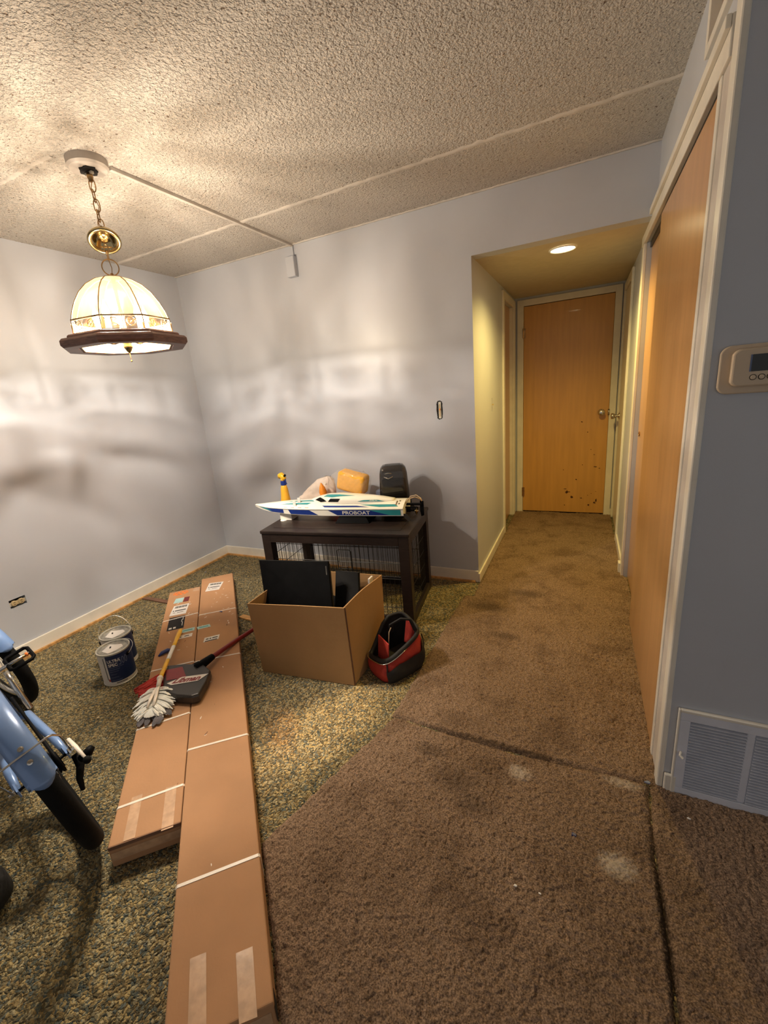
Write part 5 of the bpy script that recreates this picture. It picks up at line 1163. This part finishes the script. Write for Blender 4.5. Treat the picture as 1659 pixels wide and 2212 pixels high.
# ---------------------------------------------------------------- paint cans
def paint_can(x, y, rz, label, rise=0.0, ea=1.0):
    t = thing('paint_can', label, 'paint can', (x, y, 0.001), rz, 'paint cans by the left wall')
    CR = 0.0805; CH = 0.190
    G().lathe([(CR - 0.002, 0), (CR + 0.002, 0.002), (CR + 0.002, 0.005), (CR - 0.0005, 0.007), (CR - 0.0005, CH - 0.008), (CR + 0.0015, CH - 0.006), (CR + 0.0015, CH), (CR - 0.004, CH + 0.0005), (CR - 0.006, CH - 0.004), (CR - 0.006, CH - 0.020)], n=56, cap=True).out('can_body', 'steel', t, smooth=False)
    G().lathe([(CR - 0.005, CH - 0.005), (CR - 0.0075, CH - 0.001), (CR - 0.011, CH - 0.001), (CR - 0.0135, CH - 0.006), (0.0, CH - 0.006)], n=56, cap=False).out('lid', 'lidmetal', t, smooth=False)
    pt = G(); pts = []
    r_ = random.Random(int(x * 1000)); 
    pts = [(-0.05, -0.020), (0.010, -0.052), (0.052, -0.018), (0.040, 0.016), (0.012, 0.050), (-0.020, 0.040), (-0.030, 0.010)]
    pt.prism([(a, b, CH - 0.0058) for a, b in pts], (0, 0, 0.0008)); lb = pt.out('lid_label', 'paper', t)
    G().box(-0.022, -0.002, -0.018, -0.010, CH - 0.005, CH - 0.0046).out('print', 'ink', lb)
    def band(a0, a1, z0, z1, off, mat, name, parent):
        n = 26; g = G(); v = []; f = []
        for i in range(n + 1):
            a = a0 + (a1 - a0) * i / n; v += [((CR + off) * cos(a), (CR + off) * sin(a), z0), ((CR + off) * cos(a), (CR + off) * sin(a), z1)]
        for i in range(n): f.append((2 * i, 2 * i + 2, 2 * i + 3, 2 * i + 1))
        return g.add(v, f).out(name, mat, parent, smooth=True)
    lab = band(-2.9, 2.9, 0.010, CH - 0.009, 0.0003, 'paper', 'label', t)
    band(-0.42, 2.2, 0.026, CH - 0.009, 0.0006, 'cannavy', 'navy_panel', t)
    def ctext(txt, a0, a1, z0, z1, mat, bold=0.0, vert=False):
        vv, ff = text_verts(txt, bold)
        v = []
        for p, q in vv:
            if vert: p, q = 1 - q, p
            a = a0 + (a1 - a0) * p; v.append(((CR + 0.0011) * cos(a), (CR + 0.0011) * sin(a), z0 + (z1 - z0) * q))
        G().add(v, ff).out('lettering', mat, t)
    ctext('ULTRA', -0.34, 0.42, 0.140, 0.158, 'paper', 0.03); ctext('SPEC', -0.34, 0.22, 0.117, 0.135, 'paper', 0.03); ctext('500', 0.30, 0.85, 0.117, 0.158, 'bluepack', -0.01)
    g = G()
    for z, a1 in ((0.109, 0.55), (0.098, 0.30), (0.086, 0.20), (0.070, 0.05), (0.052, 0.12), (0.034, 0.30)):
        n = 10; v = []
        for i in range(n + 1):
            a = -0.34 + (a1 + 0.34) * i / n; v += [((CR + 0.0010) * cos(a), (CR + 0.0010) * sin(a), z), ((CR + 0.0010) * cos(a), (CR + 0.0010) * sin(a), z + 0.0016)]
        g.add(v, [(2 * i, 2 * i + 2, 2 * i + 3, 2 * i + 1) for i in range(n)])
    g.out('small_print', 'bluepack', t)
    band(-0.60, -0.56, 0.040, CH - 0.02, 0.0008, 'ink', 'side_print', t); band(-0.54, -0.42, 0.030, 0.045, 0.0008, 'redpack', 'red_mark', t)
    band(-0.10, 0.55, 0.016, 0.020, 0.0008, 'ink', 'bottom_print', t)
    # bail handle lying back, with ears
    for s_ in (-1, 1):
        a = ea + (0 if s_ > 0 else pi); G().lathe([(0.010, 0), (0.012, 0.002), (0.006, 0.006)], ((CR) * cos(a), (CR) * sin(a), CH - 0.035), 16, (cos(a), sin(a), 0)).out('ear', 'black', t)
    pts = []
    for i in range(25):
        b = pi * i / 24; ax = Vector((cos(ea), sin(ea), 0)); bx_ = Vector((-sin(ea), cos(ea), 0))
        pts.append(ax * (CR + 0.006) * cos(b) + bx_ * 0.100 * sin(b) + Vector((0, 0, CH - 0.035 + (0.025 + rise) * sin(b))))
    G().tube(pts, 0.0018, 6).out('bail_handle', 'chrome', t, smooth=True)
    return t
paint_can(-2.250, 1.186, R(-40), 'paint can with navy blue label, front one of two')
paint_can(-2.387, 1.292, R(-32), 'paint can half hidden, rear one of two with its wire handle lying back', 0.075, 1.64)

# ---------------------------------------------------------------- bicycle
RC = Vector((-1.54292697, 0.50328388, 0.30236816)); D = Vector((0.97706941, -0.21292106, 0.)); U = Vector((-0.04198055, -0.19264374, 0.98037035)); N3 = Vector((0.20874149, 0.95788987, 0.19716485))
t = thing('bicycle', 'pale blue bicycle with fenders leaning over at the left edge', 'bicycle', (-1.53, 0.56, 0))
def bp(f_, u_, n_, c=RC): return c - D * f_ + U * u_ + N3 * n_ - Vector((-1.53, 0.56, 0))     # f_: towards the bicycle's front
def arc(c, r, a0, a1, n, nn=0.0, fd=None, un=None):
    fd = fd or (-D); un = un or U
    return [c + fd * r * cos(a0 + (a1 - a0) * i / n) + un * r * sin(a0 + (a1 - a0) * i / n) + N3 * nn for i in range(n + 1)]
O0 = Vector((-1.53, 0.56, 0))
def wheel(c, fd, un, ax, fender_a, nm):
    wr = 0.30; wt = 0.029
    w_ = G().tube([c + (fd * cos(a) + un * sin(a)) * (wr - wt) - O0 for a in [2 * pi * i / 64 for i in range(64)]], wt, 14, closed=True).out(nm + 'tire', 'rubber', t, smooth=True)
    G().tube([c + (fd * cos(a) + un * sin(a)) * (wr - 2 * wt - 0.004) - O0 for a in [2 * pi * i / 64 for i in range(64)]], 0.011, 8, closed=True).out('rim', 'chrome', t, smooth=True)
    g = G()
    for i in range(28):
        a = 2 * pi * i / 28; s_ = 0.028 * (1 if i % 2 else -1); b = a + (0.5 if i % 4 < 2 else -0.5)
        g.tube([c + (fd * cos(b) + un * sin(b)) * 0.02 + ax * s_ - O0, c + (fd * cos(a) + un * sin(a)) * (wr - 2 * wt) - O0], 0.0009, 4)
    g.out('spokes', 'chrome', t)
    G().tube([c - ax * 0.045 - O0, c - ax * 0.03 - O0, c + ax * 0.03 - O0, c + ax * 0.045 - O0], [0.012, 0.02, 0.02, 0.012], 14).tube([c - ax * 0.09 - O0, c + ax * 0.09 - O0], 0.0048, 8).out('hub', 'black', t, smooth=True)
    # fender: curved sheet with a thickness
    g = G(); v = []; f = []; n = 40; mm = 8; a0, a1 = fender_a
    for k in (0, 1):
        for i in range(n + 1):
            a = a0 + (a1 - a0) * i / n
            for j in range(mm + 1):
                q = -1 + 2 * j / mm; rr_ = wr + 0.022 - 0.016 * abs(q) ** 2.6 - 0.0018 * k; endr = 0
                aa = a
                if i == 0: aa = a + 0.10 * (q * q)
                v.append(c + (fd * cos(aa) + un * sin(aa)) * rr_ + ax * 0.037 * q - O0)
    w1 = mm + 1; off = (n + 1) * w1
    for i in range(n):
        for j in range(mm):
            a = i * w1 + j; f.append((a, a + 1, a + w1 + 1, a + w1)); f.append((off + a, off + a + w1, off + a + w1 + 1, off + a + 1))
    for i in range(n):
        for j in (0, mm): a = i * w1 + j; f.append((a, a + w1, off + a + w1, off + a))
    for i in (0, n):
        for j in range(mm): a = i * w1 + j; f.append((a, a + 1, off + a + 1, off + a))
    g.add(v, f).out('fender', 'bikeblue', t, smooth=True)
wheel(RC, D, U, N3, (R(27), R(170)), '')
# stay over the rear fender
pts = []
for i in range(21):
    q = -1 + 2 * i / 20; aa = R(47); rr_ = 0.325
    pr_ = RC + (D * cos(aa) + U * sin(aa)) * (rr_ * (1 - 0.0 * q * q) if abs(q) < 0.55 else rr_ * (1 - ((abs(q) - .55) / .45) ** 1.5)) + N3 * 0.085 * max(-1, min(1, q * 1.35))
    pts.append(pr_ - O0)
G().tube(pts, 0.0030, 7).out('fender_stay', 'chrome', t, smooth=True)
for da in (R(42), R(50)):
    c = RC + (D * cos(da) + U * sin(da)) * 0.323; ax_ = (D * cos(da) + U * sin(da))
    G().lathe([(0.0075, 0), (0.0075, 0.003), (0.004, 0.004), (0.004, 0.007)], c - O0, 10, ax_).out('bolt', 'chrome', t)
BBp = (0.46, -0.03, 0)
for s_ in (-1, 1):
    G().tube([bp(0.0, 0.0, 0.072 * s_), bp(0.12, 0.0, 0.070 * s_), bp(0.40, -0.015, 0.052 * s_), bp(0.46, -0.03, 0.02 * s_)], [0.010, 0.014, 0.017, 0.017], 12).out('chain_stay', 'bikeblue', t, smooth=True)
    G().prism([bp(-0.02, -0.012, 0.070 * s_), bp(0.03, -0.012, 0.070 * s_), bp(0.03, 0.014, 0.070 * s_), bp(-0.02, 0.014, 0.070 * s_)], N3 * 0.005 * s_).out('dropout', 'bikeblue', t)
    G().lathe([(0.011, 0), (0.011, 0.006), (0.006, 0.008), (0.006, 0.018)], bp(0, 0, 0.078 * s_), 6, N3 * s_).out('axle_nut', 'chrome', t)
G().tube([bp(0.46, -0.03, -0.036), bp(0.46, -0.03, 0.036)], 0.022, 18).out('bottom_bracket', 'bikeblue', t, smooth=True)
G().tube([bp(0.46, -0.03, 0), bp(0.34, 0.38, 0)], 0.017, 14).out('seat_tube', 'bikeblue', t, smooth=True)
G().tube([bp(0.47, -0.02, 0), bp(0.80, 0.20, 0), bp(0.93, 0.36, 0)], [0.024, 0.026, 0.024], 16).out('down_tube', 'bikeblue', t, smooth=True)
G().tube([bp(0.91, 0.28, 0), bp(0.86, 0.62, 0)], 0.019, 14).out('head_tube', 'bikeblue', t, smooth=True)
# drivetrain on the right side
def loop(c0, r0, c1, r1, nn, g, rad):
    pts = []
    for i in range(13): a = pi / 2 + pi * i / 12; pts.append(bp(c0[0] + r0 * cos(a), c0[1] + r0 * sin(a), nn))
    for i in range(13): a = -pi / 2 + pi * i / 12; pts.append(bp(c1[0] + r1 * cos(a), c1[1] + r1 * sin(a), nn))
    g.tube(pts, rad, 6, closed=True)
g = G(); loop((0, 0), 0.040, (0.46, -0.03), 0.075, 0.044, g, 0.0055); g.out('chain', 'black', t, smooth=True)
G().lathe([(0.078, 0), (0.078, 0.004), (0.05, 0.004), (0.05, 0.0)], bp(0.46, -0.03, 0.046), 36, N3, cap=False).lathe([(0.05, 0.001), (0.05, 0.003)], bp(0.46, -0.03, 0.046), 5, N3).out('chainring', 'black', t)
G().lathe([(0.042, 0), (0.042, 0.003), (0.030, 0.010), (0.030, 0.020)], bp(0, 0, 0.032), 22, N3).out('sprocket', 'black', t)
G().tube([bp(-0.005, -0.02, 0.085), bp(-0.02, -0.06, 0.082), bp(-0.055, -0.075, 0.060), bp(-0.10, -0.085, 0.050)], [0.010, 0.014, 0.011, 0.007], 10, flat=(1, .7)).out('derailleur', 'black', t, smooth=True)
G().tube([bp(0.055, 0.008, 0.098), bp(0.0, 0.0, 0.100), bp(-0.075, -0.012, 0.102)], [0.0035, 0.005, 0.003], 8, flat=(1.5, .6)).out('axle_lever', 'strap', t, smooth=True)
G().ball(bp(-0.082, -0.015, 0.102), 0.014, 0.012, 0.013).out('barrel_cap', 'rubber', t, smooth=True)
G().tube([bp(-0.035, -0.03, 0.090), bp(-0.045, -0.02, 0.118), bp(-0.040, -0.015, 0.135)], [0.012, 0.016, 0.010], 10).out('gear_motor', 'black', t, smooth=True)
G().tube([bp(0.46, -0.03, 0.055), bp(0.46, -0.03, 0.07), bp(0.52, 0.085, 0.075), bp(0.545, 0.125, 0.078)], [0.010, 0.012, 0.010, 0.010], 10).out('crank_arm', 'chrome', t, smooth=True)
ped = G(); pc = (0.585, 0.105, 0.140)
pc = (0.60, 0.120, 0.135)
fr = [(-0.045, -0.045), (0.045, -0.045), (0.045, 0.045), (-0.045, 0.045)]
ped.tube([bp(pc[0] + a, pc[1] + a * 0.25, pc[2] + b) for a, b in ((-.045, -.03), (-.045, .035), (-.035, .045), (.035, .045), (.045, .035), (.045, -.03), (.035, -.04), (-.035, -.04))], 0.0075, 8, closed=True)
ped.out('pedal', 'black', t, smooth=True)
G().tube([bp(pc[0], pc[1], pc[2] - 0.07), bp(pc[0], pc[1], pc[2] + 0.04)], 0.0075, 10).out('pedal_spindle', 'chrome', t, smooth=True)
G().ball(bp(pc[0], pc[1], pc[2] + 0.03), 0.009).out('reflector', 'orange', t)
# other crank and pedal
G().tube([bp(0.46, -0.03, -0.06), bp(0.40, -0.16, -0.075)], 0.010, 10).out('crank_arm', 'chrome', t, smooth=True)
G().tube([bp(0.40, -0.05, -0.045), Vector((-1.88, 0.38, 0.15)) - O0, Vector((-1.88, 0.33, 0.012)) - O0], [0.009, 0.009, 0.012], 8).out('kickstand', 'black', t, smooth=True)
# front wheel, steered
fa = R(-4 - 180); FC0 = Vector((-2.60, 0.86, 0)); lean = 0.2
fd = Vector((cos(R(2)), sin(R(2)), 0)); fu = Vector((sin(R(2)) * sin(lean), -cos(R(2)) * sin(lean), cos(lean))); fn = fu.cross(fd)
FC = FC0 + fu * 0.302
wheel(FC, fd, fu, fn, (R(22), R(150)), 'front_')
for s_ in (-1, 1):
    G().tube([FC + fn * 0.065 * s_ - O0, FC + fu * 0.30 + fn * 0.060 * s_ - O0, bp(0.91, 0.30, 0.0)], 0.013, 10).out('fork_leg', 'bikeblue', t, smooth=True)

# dark rounded thing at the left edge
t = thing('soft_bag', 'black rounded soft object at the lower left edge of the photo', 'bag', (-1.60, 0.245, 0), R(20))
loft([ring(0.09, 0.07, 0.001, e=.8), ring(0.12, 0.095, 0.03, e=.8), ring(0.115, 0.09, 0.08, e=.8), ring(0.07, 0.055, 0.12, e=.8), ring(0.02, 0.015, 0.132, e=.8)], 'soft_body', 'blkfab', t, smooth=True)
G().tube([(0.04, 0.0, 0.122), (0.02, -0.05, 0.122), (-0.03, -0.05, 0.122), (-0.04, 0.0, 0.122)], 0.006, 8).out('loop', 'blkfab', t, smooth=True)

# ---------------------------------------------------------------- scraps on the floor
def scrap(name, pts, z, hgt, mat, label, cat):
    g = G(); g.prism([(x, y, z) for x, y in pts], (0, 0, hgt)); return tag(g.out(name, mat, None, bevel=min(hgt, .004) * .3), label, cat)
scrap('wood_strip', [(-3.03, 1.90), (-3.01, 1.935), (-2.73, 1.945), (-2.72, 1.905)], 0.001, 0.010, 'cardedge', 'flat brown strip on the floor left of the cartons', 'strip')
scrap('wood_strip', [(-2.05, 1.905), (-2.04, 1.945), (-1.60, 1.90), (-1.61, 1.865)], 0.001, 0.010, 'wood_strip', 'orange brown wood strip between the right carton and cardboard box', 'strip')
def bit(name, x, y, s, z, mat, label, seed):
    r_ = random.Random(seed); pts = [(x + s * cos(a) * r_.uniform(.5, 1.1), y + s * .7 * sin(a) * r_.uniform(.5, 1.1)) for a in [2 * pi * i / 8 for i in range(8)]]
    scrap(name, pts, z, s * .5, mat, label, 'debris')
bit('blue_scrap', 0.021, 1.145, 0.011, 0.010, 'bluerag', 'small blue scrap on the brown shag carpet', 1)
bit('white_crumb', 0.345, 1.33, 0.006, 0.013, 'paper', 'white crumb below the grey vent', 2)
bit('white_crumb', -0.125, 0.93, 0.007, 0.013, 'paper', 'white crumb left of the dusty patch on the near carpet', 3)
bit('white_crumb', -0.06, 0.935, 0.005, 0.013, 'paper', 'small white crumb just below the dusty patch', 4)
bit('plaster_crumb', 0.245, 1.43, 0.010, 0.011, 'bluepack', 'grey plaster crumb at the foot of the wall corner', 5)
bit('blue_scrap', -2.93, 2.45, 0.009, 0.001, 'bluepack', 'pale blue crumb on the mottled carpet near the back wall', 6)
bit('yellow_crumb', -2.05, 0.93, 0.012, 0.001, 'ivory', 'yellow fleck on the mottled carpet below the paint cans', 7)
